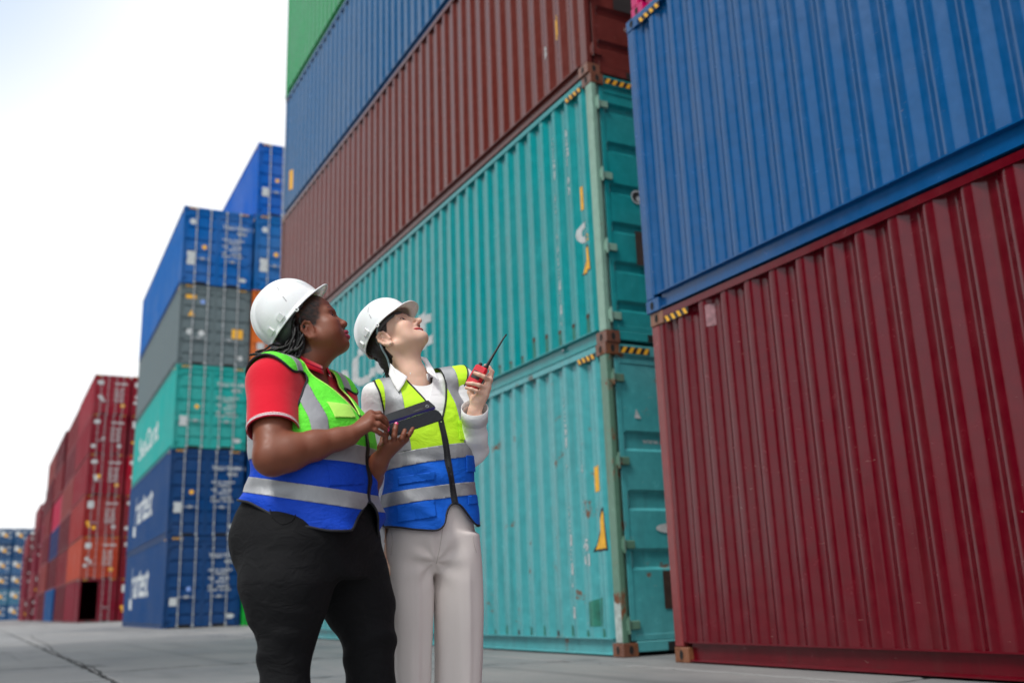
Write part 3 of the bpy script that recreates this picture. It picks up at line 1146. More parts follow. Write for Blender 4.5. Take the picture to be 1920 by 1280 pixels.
# the row goes on behind
GR = 'red containers in the row behind the far red stack'
for s, (y, n) in enumerate(((87.6, 6), (100.2, 6), (112.8, 6))):
    for k in range(n):
        c = [lin(104, 20, 37), lin(118, 25, 37), lin(95, 18, 33), lin(131, 52, 52)][(k + s) % 4]
        if s == 1 and k == 3: c = lin(174, 20, 68)
        if s == 1 and k == 2: c = lin(33, 42, 95)
        if s == 0 and k == 0: c = lin(95, 16, 33)
        container('%s container on the %s tier of the row right behind the far red stack' % ('magenta' if (s, k) == (1, 3) else 'dark blue' if (s, k) == (1, 2) else 'red', TIER[k]), (XR + 0.05 - 0.1 * s + rng.uniform(-.1, .1), y + rng.uniform(-.1, .1), k * H), c, 0.2, group=GR, detail=0, matte=True)
for s, (x, y, n) in enumerate(((6.3, 127.5, 5), (6.0, 140.5, 5), (5.6, 153.5, 4), (5.9, 166.5, 4))):
    for k in range(n):
        container('weathered red container on the %s tier in the farthest part of the red row' % TIER[k], (x + rng.uniform(-.1, .1), y, k * H), [lin(120, 31, 52), lin(102, 23, 39), lin(131, 52, 63)][(k + s) % 3], 0.2,
                  group='containers at the far end of the red row', detail=0, matte=True, marks=redmarks[(k + s) % 6])
link_blue = container('narrow view of a plain blue container low in the red row', (5.93, 99.6, 0), lin(0, 74, 131), 0.1, detail=0, matte=True)
# far wall of blue container ends
GW = 'blue container ends in the distant wall'
wallmarks = []
for st in range(3):
    r = random.Random(st + 50)
    t = end_quad(0.2, 1.0, 1.45, 2.35, y=-0.03) + end_disc(1.15, 1.5, 0.32, y=-0.031, mi=1) + end_quad(1.45, 2.2, 0.9 + .1 * st, 1.1 + .1 * st, y=-0.03) + end_quad(1.4, 2.2, 2.0, 2.2, y=-0.03)
    wallmarks.append(flat_mark(t, 'door_marking'))
for cx in range(-6, 4):
    for k in range(6):
        c = [lin(33, 83, 131), lin(60, 112, 142), lin(31, 75, 120), lin(52, 95, 139), lin(25, 68, 112), lin(33, 77, 120)][k]
        special = None
        if (cx, k) == (2, 1): special = lin(164, 60, 60)
        if (cx, k) in ((-1, 1), (-1, 0)): special = lin(131, 52, 56)
        lb = 'small blue container end on the %s tier of the distant container wall' % TIER[k]
        if special: lb = 'reddish container end on the %s tier of the distant blue wall' % TIER[k]
        container(lb, (2.6 + cx * 2.62, 218.0 + rng.uniform(-.2, .2), k * H), special or c, 0.15,
                  group=GW if not special else 'reddish ends in the distant wall', detail=0, matte=True, marks=wallmarks[(cx + k) % 3])

# stacks added out of view to dim sky and reflections: rear and across the lane
OC = [lin(13, 32, 55), lin(55, 18, 20), lin(27, 50, 50), lin(46, 47, 49), lin(69, 36, 18), lin(9, 27, 50)]  # darkened so the near container sides mirror less light
oname = ['slate blue', 'brick', 'sea green', 'grey', 'rust orange', 'dark blue']
TIER.append('seventh')
for s in range(1):
    for k in range(7):
        container('%s container on the %s tier of an added unseen stack across the lane' % (oname[(s + 2 * k) % 6], TIER[k]), (-8.0 - W, 5.0 + s * 12.4, k * H), OC[(s + 2 * k) % 6], 0.25,
                  group='containers in the added unseen stack across the lane', detail=0)
for k in range(4):
    container('%s added unseen container behind the dark red one along the row' % oname[(k + 1) % 6], (5.0, 6.63 - 2 * L - 0.5, k * H), OC[(k + 1) % 6], 0.25,
              group='added unseen containers behind the photographer in the near row', detail=0)

# ------------------------------------------------------------------ figures: implicit surfaces turned into meshes
def vnorm(v):
    v = np.asarray(v, float)
    return v / np.linalg.norm(v)


class Field:
    """smooth union of rounded limbs, ellipsoids and lofted trunks"""
    def __init__(self):
        self.ops = []

    def cap(self, a, b, r1, r2=None, k=0.015, sub=False):
        a, b = np.asarray(a, float), np.asarray(b, float)
        r2 = r1 if r2 is None else r2
        m = max(r1, r2)
        lo, hi = np.minimum(a, b) - m, np.maximum(a, b) + m
        ab = b - a; L2 = float(ab @ ab) + 1e-12

        def f(X, Y, Z):
            t = ((X - a[0]) * ab[0] + (Y - a[1]) * ab[1] + (Z - a[2]) * ab[2]) / L2
            t = np.clip(t, 0, 1)
            return np.sqrt((X - a[0] - t * ab[0]) ** 2 + (Y - a[1] - t * ab[1]) ** 2 + (Z - a[2] - t * ab[2]) ** 2) - (r1 + (r2 - r1) * t)
        self.ops.append((f, lo, hi, k, sub)); return self

    def chain(self, pts, rads, k=0.01):
        for i in range(len(pts) - 1):
            self.cap(pts[i], pts[i + 1], rads[i], rads[i + 1], k)
        return self

    def ell(self, c, rad, axes=None, k=0.015, sub=False):
        c = np.asarray(c, float); A = np.eye(3) if axes is None else np.asarray(axes, float)
        r = np.asarray(rad, float) * np.ones(3)
        ext = np.sqrt(((A * r[:, None]) ** 2).sum(0))

        def f(X, Y, Z):
            x, y, z = X - c[0], Y - c[1], Z - c[2]
            u = [(x * A[i, 0] + y * A[i, 1] + z * A[i, 2]) / r[i] for i in range(3)]
            k0 = np.sqrt(u[0] ** 2 + u[1] ** 2 + u[2] ** 2)
            k1 = np.sqrt((u[0] / r[0]) ** 2 + (u[1] / r[1]) ** 2 + (u[2] / r[2]) ** 2) + 1e-9
            return k0 * (k0 - 1) / k1
        self.ops.append((f, c - ext, c + ext, k, sub)); return self

    def loft(self, org, l, fw, st, k=0.02, n=2.3):
        """st rows: z, cx, cy, a, b (x to the figure's left, y forward)"""
        st = np.array(sorted(st), float)
        zz = np.linspace(st[0, 0], st[-1, 0], 400)
        prm = []
        for cidx in range(1, 5):     # monotone-ish smooth interpolation
            v = np.interp(zz, st[:, 0], st[:, cidx])
            w = 25
            ker = np.hanning(w); ker /= ker.sum()
            v = np.convolve(np.pad(v, w // 2, mode='edge'), ker, 'valid')
            prm.append(v)
        org = np.asarray(org, float); l = np.asarray(l); fw = np.asarray(fw)
        m = max(prm[2].max(), prm[3].max()) + 0.12
        lo = np.array([org[0] - m, org[1] - m, st[0, 0]]); hi = np.array([org[0] + m, org[1] + m, st[-1, 0]])

        def f(X, Y, Z):
            x0, y0 = X - org[0], Y - org[1]
            x = x0 * l[0] + y0 * l[1]; y = x0 * fw[0] + y0 * fw[1]
            Zb = np.clip(Z, zz[0], zz[-1])
            cx, cy, a, b = [np.interp(Zb, zz, p) for p in prm]
            q = (np.abs((x - cx) / a) ** n + np.abs((y - cy) / b) ** n) ** (1 / n)
            d = (q - 1) * np.minimum(a, b)
            dz = np.maximum(Z - zz[-1], zz[0] - Z)
            return np.maximum(d, dz)
        self.ops.append((f, lo, hi, k, False)); return self

    def mesh(self, h, lo=None, hi=None, smooth=1):
        L = np.min([o[1] for o in self.ops if not o[4]], 0) - 4 * h if lo is None else np.asarray(lo, float)
        Hh = np.max([o[2] for o in self.ops if not o[4]], 0) + 4 * h if hi is None else np.asarray(hi, float)
        n = np.ceil((Hh - L) / h).astype(int) + 1
        ax = [L[i] + h * np.arange(n[i]) for i in range(3)]
        D = np.full(n, 0.5, np.float32)
        for f, a, b, k, sub in self.ops:
            mrg = k + 3 * h + 0.012
            i0 = np.maximum(0, np.floor((a - mrg - L) / h).astype(int)); i1 = np.minimum(n, np.ceil((b + mrg - L) / h).astype(int) + 1)
            if (i1 <= i0).any(): continue
            sl = tuple(slice(i0[i], i1[i]) for i in range(3))
            X = ax[0][sl[0]][:, None, None]; Y = ax[1][sl[1]][None, :, None]; Z = ax[2][sl[2]][None, None, :]
            d = f(X, Y, Z).astype(np.float32)
            c = D[sl]
            if sub:
                d = -d
                hh = np.maximum(k - np.abs(c - d), 0) / k
                D[sl] = np.maximum(c, d) + hh * hh * k * 0.25
            else:
                hh = np.maximum(k - np.abs(c - d), 0) / k
                D[sl] = np.minimum(c, d) - hh * hh * k * 0.25
        return surface_nets(D, L, h, smooth)


def surface_nets(D, L, h, smooth=1):
    s = D < 0
    n = np.array(D.shape)
    cs = np.zeros(n - 1, np.int8)
    for dx in (0, 1):
        for dy in (0, 1):
            for dz in (0, 1):
                cs += s[dx:n[0] - 1 + dx, dy:n[1] - 1 + dy, dz:n[2] - 1 + dz]
    act = (cs > 0) & (cs < 8)
    I = np.argwhere(act)
    idx = np.full(n - 1, -1, np.int32)
    idx[act] = np.arange(len(I))
    cor = {}
    for dx in (0, 1):
        for dy in (0, 1):
            for dz in (0, 1):
                cor[(dx, dy, dz)] = D[I[:, 0] + dx, I[:, 1] + dy, I[:, 2] + dz]
    acc = np.zeros((len(I), 3)); cnt = np.zeros(len(I))
    for ax in range(3):
        o = [t for t in range(3) if t != ax]
        for p in (0, 1):
            for q in (0, 1):
                a = [0, 0, 0]; a[o[0]] = p; a[o[1]] = q
                b = list(a); b[ax] = 1
                va, vb = cor[tuple(a)], cor[tuple(b)]
                m = (va < 0) != (vb < 0)
                t = np.where(m, va / np.where(m, va - vb, 1), 0)
                pt = np.tile(np.array(a, float), (len(I), 1)); pt[:, ax] = t
                acc += pt * m[:, None]; cnt += m
    V = L + h * (I + acc / cnt[:, None])
    quads = []
    for ax in range(3):
        o = [(ax + 1) % 3, (ax + 2) % 3]
        sl0 = [slice(None)] * 3; sl1 = [slice(None)] * 3
        sl0[ax] = slice(0, n[ax] - 1); sl1[ax] = slice(1, n[ax])
        A, B = s[tuple(sl0)], s[tuple(sl1)]
        E = np.argwhere(A != B)
        ok = (E[:, o[0]] > 0) & (E[:, o[1]] > 0) & (E[:, o[0]] < n[o[0]] - 1) & (E[:, o[1]] < n[o[1]] - 1)
        E = E[ok]
        fl = A[E[:, 0], E[:, 1], E[:, 2]]
        def cell(d0, d1):
            c = E.copy(); c[:, o[0]] += d0; c[:, o[1]] += d1
            return idx[c[:, 0], c[:, 1], c[:, 2]]
        q = np.stack([cell(-1, -1), cell(0, -1), cell(0, 0), cell(-1, 0)], 1)
        q[~fl] = q[~fl][:, ::-1]
        quads.append(q)
    Q = np.vstack(quads)
    Q = Q[(Q >= 0).all(1)]
    for _ in range(smooth):
        A = np.zeros_like(V); c = np.zeros(len(V))
        for i in range(4):
            j = (i + 1) % 4
            np.add.at(A, Q[:, i], V[Q[:, j]]); np.add.at(c, Q[:, i], 1)
            np.add.at(A, Q[:, j], V[Q[:, i]]); np.add.at(c, Q[:, j], 1)
        V = V * 0.45 + 0.55 * A / np.maximum(c, 1)[:, None]
    T = np.vstack([Q[:, [0, 1, 2]], Q[:, [0, 2, 3]]])
    return V, T


def normals(V, T):
    fn = np.cross(V[T[:, 1]] - V[T[:, 0]], V[T[:, 2]] - V[T[:, 0]])
    N = np.zeros_like(V)
    for i in range(3): np.add.at(N, T[:, i], fn)
    return N / (np.linalg.norm(N, axis=1)[:, None] + 1e-12)


def snoise(P, freq, seed=0, n=7):
    """cheap smooth noise: sum of random plane waves, about -1..1"""
    r = np.random.RandomState(seed)
    out = np.zeros(len(P))
    for i in range(n):
        k = r.normal(size=3); k *= freq * r.uniform(0.6, 1.5) / np.linalg.norm(k)
        out += np.sin(P @ k + r.uniform(0, 6.28))
    return out / n * 1.6


def tri_object(name, V, T, mat, parent=None, colors=None, smooth=True, thick=0.0):
    me = bpy.data.meshes.new(name)
    V = np.asarray(V, np.float32); T = np.asarray(T, np.int32)
    me.vertices.add(len(V)); me.vertices.foreach_set('co', V.ravel())
    me.loops.add(len(T) * 3); me.loops.foreach_set('vertex_index', T.ravel())
    me.polygons.add(len(T)); me.polygons.foreach_set('loop_start', np.arange(0, len(T) * 3, 3, dtype=np.int32))
    me.update(calc_edges=True)
    me.polygons.foreach_set('use_smooth', np.full(len(T), smooth))
    if colors is not None:
        at = me.color_attributes.new('Col', 'FLOAT_COLOR', 'POINT')
        c = np.ones((len(V), 4), np.float32); c[:, :3] = colors
        at.data.foreach_set('color', c.ravel())
    me.materials.append(mat)
    me.validate()
    o = bpy.data.objects.new(name, me); col.objects.link(o)
    if parent is not None:
        o.parent = parent
        o.matrix_parent_inverse = parent.matrix_world.inverted() if parent.type != 'EMPTY' else Matrix.LocRotScale(parent.location, parent.rotation_euler, None).inverted()
    if thick:
        so = o.modifiers.new('thickness', 'SOLIDIFY'); so.thickness = thick; so.offset = -1
    return o


def boundary_loops(T, V, minlen=0.03):
    E = np.vstack([T[:, [0, 1]], T[:, [1, 2]], T[:, [2, 0]]])
    key = np.sort(E, 1)
    u, inv, cn = np.unique(key, axis=0, return_inverse=True, return_counts=True)
    B = E[cn[inv.ravel()] == 1]
    nxt = {}
    for a, b in B: nxt.setdefault(int(a), []).append(int(b))
    loops = []
    while nxt:
        a = next(iter(nxt)); lp = [a]
        while True:
            c = nxt.get(lp[-1])
            if not c: break
            b = c.pop()
            if not c: del nxt[lp[-1]]
            if b == lp[0]:
                lp.append(b); break
            lp.append(b)
        P = V[lp]
        if len(P) > 6 and np.linalg.norm(np.diff(P, axis=0), axis=1).sum() > minlen: loops.append(P)
    return loops


def resample(P, step):
    d = np.r_[0, np.cumsum(np.linalg.norm(np.diff(P, axis=0), axis=1))]
    n = max(4, int(d[-1] / step))
    s = np.linspace(0, d[-1], n)
    return np.stack([np.interp(s, d, P[:, i]) for i in range(3)], 1)


def smooth_line(P, it=3, closed=False):
    for _ in range(it):
        Q = P.copy()
        Q[1:-1] = 0.5 * P[1:-1] + 0.25 * (P[:-2] + P[2:])
        P = Q
    return P


def tube_object(name, lines, r, mat, parent, n=6, smooth=True):
    mb = MB()
    for P in lines:
        rr = r
        mb.tube([tuple(p) for p in P], rr, n)
    me = mb.mesh(name, [mat], smooth=smooth, fix=False)
    o = bpy.data.objects.new(name, me); col.objects.link(o)
    if parent is not None:
        o.parent = parent
        o.matrix_parent_inverse = Matrix.LocRotScale(parent.location, parent.rotation_euler, None).inverted()
    return o

# ------------------------------------------------------------------ materials of the two figures
def skin_material(name, sss=0.12, rough=0.45, spec=0.4):
    t = NT(name)
    at = t.n('Attribute'); at.attribute_name = 'Col'
    pos = t.n('TexCoord').outputs['Object']
    c = t.mix(t.mapr(t.noise(pos, 90, 4), 0.3, 0.7, 0.0, 0.22), at.outputs['Color'], (0.0, 0.0, 0.0), 'MULTIPLY')
    t.p(Base_Color=at.outputs['Color'], Roughness=t.mapr(t.noise(pos, 60, 3), 0.3, 0.7, rough - 0.07, rough + 0.1))
    t.b.inputs['Subsurface Weight'].default_value = sss
    t.b.inputs['Subsurface Radius'].default_value = (0.010, 0.004, 0.002)
    t.b.inputs['Subsurface Scale'].default_value = 0.6
    t.b.inputs['Specular IOR Level'].default_value = spec
    t.bump(t.math('ADD', t.noise(pos, 420, 3), t.math('MULTIPLY', t.noise(pos, 120, 3), 0.8)), 0.14, 0.002)
    return t.mat


def cloth_material(name, c, rough=0.85, var=0.10, weave=900.0, fold=0.25, sheen=0.0, c2=None, trans=0.0):
    t = NT(name)
    pos = t.n('TexCoord').outputs['Object']
    wr = t.noise(t.scalev(pos, (1, 1, 1.6)), 14, 4, 0.55, 0.8)
    f = t.noise(pos, 5, 3)
    base = t.mix(t.mapr(f, 0.3, 0.7), tuple(x * (1 - var) for x in c), tuple(min(1, x * (1 + var)) for x in c))
    if c2 is not None:
        base = t.mix(t.mapr(t.noise(pos, 700, 1), 0.45, 0.55), base, c2)
    t.p(Base_Color=base, Roughness=rough)
    t.b.inputs['Specular IOR Level'].default_value = 0.25
    if sheen: t.b.inputs['Sheen Weight'].default_value = sheen
    wv = t.n('TexWave'); wv.inputs['Scale'].default_value = weave
    t.set(wv.inputs['Vector'], pos)
    t.bump(t.math('ADD', wr, t.math('MULTIPLY', t.noise(pos, weave, 1), 0.05)), fold, 0.012)
    return t.mat


def mesh_cloth(name, c, hole):
    """open knit of a safety vest: tiny darker holes in rows"""
    t = NT(name)
    pos = t.n('TexCoord').outputs['Object']
    v = t.n('TexVoronoi'); v.inputs['Scale'].default_value = 330; v.inputs['Randomness'].default_value = 0.25
    t.set(v.inputs['Vector'], pos)
    d = t.mapr(v.outputs['Distance'], 0.15, 0.42, 0.5, 0.0)
    base = t.mix(t.mapr(t.noise(pos, 6, 3), 0.3, 0.7), tuple(x * 0.88 for x in c), c)
    t.p(Base_Color=t.mix(d, base, hole), Roughness=0.7)
    t.b.inputs['Specular IOR Level'].default_value = 0.25
    t.bump(t.math('ADD', t.noise(t.scalev(pos, (1, 1, 1.5)), 15, 4, 0.5, 0.8), t.math('MULTIPLY', t.noise(t.scalev(pos, (1, 1, 2.2)), 42, 4, 0.55, 1.2), 0.5)), 0.55, 0.012)
    return t.mat


def reflective_material(name):
    t = NT(name)
    pos = t.n('TexCoord').outputs['Object']
    n1 = t.noise(pos, 11, 5, 0.6, 0.8); n2 = t.noise(pos, 300, 2)
    t.p(Base_Color=t.mix(t.mapr(n1, 0.3, 0.7), (0.27, 0.28, 0.30), (0.40, 0.41, 0.43)), Roughness=t.mapr(n1, 0.3, 0.7, 0.38, 0.6), Metallic=0.25)
    t.bump(t.math('ADD', n1, t.math('MULTIPLY', n2, 0.06)), 0.35, 0.010)
    return t.mat


M['skin1'] = skin_material('deep_brown_skin', 0.08, 0.46, 0.42)
M['skin2'] = skin_material('light_skin', 0.22, 0.46, 0.35)
M['polo'] = cloth_material('red_knit', (0.62, 0.004, 0.022), 0.9, 0.06, 1100, 0.18, 0.2)
M['polo_white'] = cloth_material('white_rib', (0.78, 0.74, 0.75), 0.9)
M['polo_dark'] = cloth_material('dark_red_rib', (0.33, 0.004, 0.035), 0.9)
M['lime1'] = mesh_cloth('green_mesh', (0.155, 0.93, 0.055), (0.05, 0.52, 0.02))
M['lime1s'] = cloth_material('lime_pocket', (0.50, 0.93, 0.16), 0.75, 0.05, 900, 0.2)
M['lime2'] = cloth_material('yellow_lime_cloth', (0.56, 0.93, 0.030), 0.62, 0.06, 900, 0.5)
M['blue1'] = mesh_cloth('blue_mesh', (0.004, 0.062, 0.56), (0.002, 0.03, 0.32))
M['blue2'] = cloth_material('blue_cloth', (0.004, 0.12, 0.66), 0.7, 0.06, 900, 0.55)
M['silver'] = reflective_material('silver_reflective_tape')
M['piping'] = simple_mat('black_piping', (0.010, 0.011, 0.016), 0.7)
M['zip'] = simple_mat('dark_zip', (0.055, 0.058, 0.062), 0.35, 0.2, 300, metal=0.7)
M['trouser1'] = cloth_material('black_denim', (0.0050, 0.0052, 0.0064), 0.85, 0.15, 1400, 0.8)
M['trouser2'] = cloth_material('pale_beige_cloth', (0.72, 0.655, 0.63), 0.8, 0.02, 1200, 0.06)
M['seam2'] = cloth_material('beige_seam', (0.46, 0.41, 0.385), 0.85)
M['shirt2'] = cloth_material('white_cotton', (0.84, 0.84, 0.85), 0.8, 0.03, 1000, 0.5)
M['tee2'] = cloth_material('white_jersey', (0.84, 0.84, 0.84), 0.85, 0.03, 1000, 0.2)
M['hair'] = simple_mat('black_hair', (0.006, 0.005, 0.005), 0.5, 0.4, 240, bump=0.5)
M['hair2'] = simple_mat('dark_brown_hair', (0.016, 0.010, 0.008), 0.42, 0.4, 200, bump=0.4)


def helmet_material():
    t = NT('white_hard_hat')
    pos = t.n('TexCoord').outputs['Object']
    n1 = t.noise(pos, 30, 6, 0.7)
    t.p(Base_Color=t.mix(t.mapr(n1, 0.62, 0.75, 0, 0.35), (0.80, 0.805, 0.81), (0.50, 0.47, 0.43)), Roughness=t.mapr(t.noise(pos, 16, 4), 0.3, 0.7, 0.24, 0.36))
    t.b.inputs['Coat Weight'].default_value = 0.25
    t.b.inputs['Subsurface Weight'].default_value = 0.05
    t.bump(t.noise(pos, 8, 2), 0.03, 0.01)
    return t.mat


M['helmet'] = helmet_material()
M['emboss'] = simple_mat('moulded_shadow_line', (0.42, 0.42, 0.43), 0.5)
M['strap'] = simple_mat('dark_webbing', (0.02, 0.021, 0.022), 0.7, bump=0.3)
M['strap_grey'] = simple_mat('grey_plastic', (0.10, 0.105, 0.11), 0.5)
M['strap_clear'] = simple_mat('pale_blue_strap', (0.30, 0.42, 0.48), 0.35)
M['eye_white'] = simple_mat('eye_white', (0.72, 0.68, 0.66), 0.12, 0.03, 60, spec=0.6)
M['iris'] = simple_mat('brown_iris', (0.03, 0.014, 0.008), 0.08, 0.3, 300, spec=0.7)
M['nail'] = simple_mat('pink_nail_varnish', (0.80, 0.03, 0.22), 0.15, 0.05, 60, spec=0.6)
M['teeth'] = simple_mat('teeth', (0.80, 0.77, 0.72), 0.2, 0.03, 60)
M['shoe'] = simple_mat('black_shoe_leather', (0.012, 0.012, 0.012), 0.4, 0.2, 40)
M['tablet'] = simple_mat('dark_slate_case', (0.006, 0.008, 0.013), 0.6, 0.15, 160, bump=0.15, spec=0.2)
M['tablet_edge'] = simple_mat('indigo_case', (0.030, 0.020, 0.16), 0.35, 0.1, 100)
M['radio_red'] = simple_mat('red_plastic', (0.62, 0.006, 0.022), 0.32, 0.05, 60, spec=0.5)
M['radio_black'] = simple_mat('black_plastic', (0.009, 0.009, 0.010), 0.45, 0.2, 80)

CAMP = np.array([0, 0, CAM_H])
_F, _R, _U = np.array(C_FWD), np.array(C_RIGHT), np.array(C_UP)


class Stage:
    """a vertical plane facing the camera at a figure's distance; turns photo pixels into points on it"""
    def __init__(self, px, dist):
        d = self.raydir(px, 1130)
        self.ed = vnorm([d[0], d[1], 0]); self.er = np.array([self.ed[1], -self.ed[0], 0]); self.D = dist
        self.base = CAMP * [1, 1, 0] + self.ed * dist

    @staticmethod
    def raydir(px, py):
        return _F * F_PX + _R * (px - 960) + _U * (640 - py)

    def __call__(self, px, py, d=0.0):
        r = self.raydir(px, py)
        return CAMP + r * ((self.D + d) / (r @ self.ed))


UPV = np.array([0.0, 0.0, 1.0])


class Frame:
    def __init__(self, org, fwd, up, s=1.0):
        self.o = np.asarray(org, float); self.f = vnorm(fwd)
        self.l = vnorm(np.cross(up, self.f)); self.u = np.cross(self.f, self.l); self.s = s

    def __call__(self, x, y, z):
        return self.o + self.s * (self.l * x + self.f * y + self.u * z)

    def inv(self, P):
        q = (np.asarray(P) - self.o) / self.s
        return np.stack([q @ self.l, q @ self.f, q @ self.u], -1)

    @property
    def axes(self):
        return np.stack([self.l, self.f, self.u])


def sm(x, a, b):
    t = np.clip((x - a) / (b - a), 0, 1)
    return t * t * (3 - 2 * t)


def mouth(p):
    """curves of the lips and of the parting between them, in head space"""
    t = np.linspace(-1, 1, 15); at = np.abs(t)
    yc, yk = 0.0955 + p['lip_y'], p['corner_y']
    x = p['mouth_w'] * t
    y = yc - (yc - yk) * at ** 1.9
    zm = -0.0640 - p['open'] * 0.35 * (1 - at ** 2) + p['mouth_up'] * at ** 2
    gap = p['open'] * 0.55 * (1 - at ** 2.4)
    ru = p['lip_u'] * (1 - 0.62 * at ** 1.5); rl_ = p['lip_l'] * (1 - 0.62 * at ** 1.5)
    up = np.stack([x, y + 0.001, zm + gap + ru * 0.75 - 0.0008 * (at < 0.1)], 1)
    lo = np.stack([x * 0.96, y - 0.0012, zm - gap - rl_ * 0.75], 1)
    mid = np.stack([x * 0.95, y + 0.004, zm], 1)
    return up, lo, mid, ru, rl_, np.maximum(gap * 0.95, 0.0009)


def polydist(P, C):
    d = np.full(len(P), 9.0)
    for k in range(len(C) - 1):
        ab = C[k + 1] - C[k]
        t = np.clip(((P - C[k]) @ ab) / (ab @ ab), 0, 1)
        d = np.minimum(d, np.linalg.norm(P - C[k] - t[:, None] * ab, axis=1))
    return d


def add_head(F, h, p):
    """skull, face, ears. p: proportions"""
    s = h.s; A = h.axes
    E = lambda c, r, k=0.014, sub=False: F.ell(h(*c), np.array(r) * s, A, k * s, sub)
    C = lambda a, b, r1, r2=None, k=0.012: F.cap(h(*a), h(*b), r1 * s, (r2 or r1) * s, k * s)
    E((0, -0.006, 0.045), (0.075, 0.096, 0.080))
    E((0, 0.027, -0.028), (0.060 * p['wide'], 0.066, 0.080), 0.03)
    for sx in (-1, 1):
        C((sx * 0.056 * p['wide'], -0.006, -0.048), (sx * 0.016, 0.072, -0.092 + p.get('chin_z', 0)), 0.021 * p['jaw'], 0.018 * p['jaw'], 0.028)
        E((sx * 0.040, 0.060, -0.020), (0.026 * p['cheek'], 0.027, 0.024), 0.03)
        E((sx * 0.040 * p['wide'], 0.050, -0.055), (0.026 * p['cheek'], 0.030 * p.get('low_cheek', 1), 0.030), 0.03)
        C((sx * 0.012, 0.083, 0.026), (sx * 0.044, 0.067, 0.027), 0.0115, 0.010, 0.016)
        E((sx * 0.034, 0.092, 0.007), (0.017, 0.014, 0.011), 0.014, True)          # socket
        E((sx * 0.0325, 0.0705, 0.008), (0.0148, 0.0148, 0.0138), 0.004)             # lids
        E((sx * 0.0335, 0.0865, 0.0074), (0.0130, 0.0090, 0.0046 * p['eye']), 0.002, True)   # opening
    E((0, 0.079 + p['chin'], -0.092 + p.get('chin_z', 0)), (0.020, 0.017, 0.015), 0.018)                               # chin
    E((0, 0.074, -0.062), (0.032, 0.024, 0.026), 0.016)                               # muzzle
    nb = p['nose_bridge']
    C((0, 0.081 + nb, 0.018), (0, 0.100 + p['nose'], -0.024), 0.0080, 0.0095 * p['nose_w'], 0.010)
    E((0, 0.1035 + p['nose'], -0.0285), (0.0105 * p['nose_w'], 0.0105, 0.0095), None or 0.008)
    for sx in (-1, 1):
        E((sx * 0.0125 * p['nose_w'], 0.0945, -0.033), (0.0085 * p['nose_w'], 0.011, 0.0085), 0.007)
        E((sx * 0.0070 * p['nose_w'], 0.1015, -0.0405), (0.0034, 0.0055, 0.0036), 0.003, True)
    up, lo, mid, ru, rl_, rg = mouth(p)
    F.chain([h(*q) for q in up], list(ru * s), 0.003 * s)
    F.chain([h(*q) for q in lo], list(rl_ * s), 0.003 * s)
    for k_ in range(len(mid) - 1):
        F.cap(h(*mid[k_]), h(*mid[k_ + 1]), rg[k_] * s, rg[k_ + 1] * s, 0.0015, True)
    for sx in (-1, 1):                                                               # ears
        ex = 0.0755; ez = p['ear_z']
        pts = [(0.010, 0.006), (0.006, 0.024), (-0.006, 0.032), (-0.021, 0.026), (-0.027, 0.008), (-0.022, -0.012), (-0.011, -0.026)]
        wob = [0.004, 0.008, 0.010, 0.012, 0.012, 0.010, 0.006]
        P3 = [h(sx * (ex + w), y - 0.006, z - 0.002 + ez) for (y, z), w in zip(pts, wob)]
        F.chain(P3, [0.0042 * s, 0.0044 * s, 0.0046 * s, 0.0046 * s, 0.0046 * s, 0.0045 * s, 0.0062 * s], 0.004)
        F.cap(h(sx * (ex + 0.004), -0.017, -0.028 + ez), h(sx * (ex + 0.002), -0.006, -0.031 + ez), 0.0072 * s, 0.0064 * s, 0.006)
        E((sx * (ex - 0.000), -0.014, -0.001 + ez), (0.0100, 0.021, 0.030), 0.006)
        E((sx * (ex + 0.0135), -0.009, -0.006 + ez), (0.0075, 0.0090, 0.015), 0.004, True)
        F.cap(h(sx * (ex + 0.004), 0.003, -0.004 + ez), h(sx * (ex + 0.004), 0.002, -0.013 + ez), 0.0042 * s, None, 0.004)
        F.chain([h(sx * (ex + 0.007), -0.012, 0.014 + ez), h(sx * (ex + 0.009), -0.020, 0.002 + ez), h(sx * (ex + 0.006), -0.014, -0.018 + ez)], [0.003 * s] * 3, 0.004)


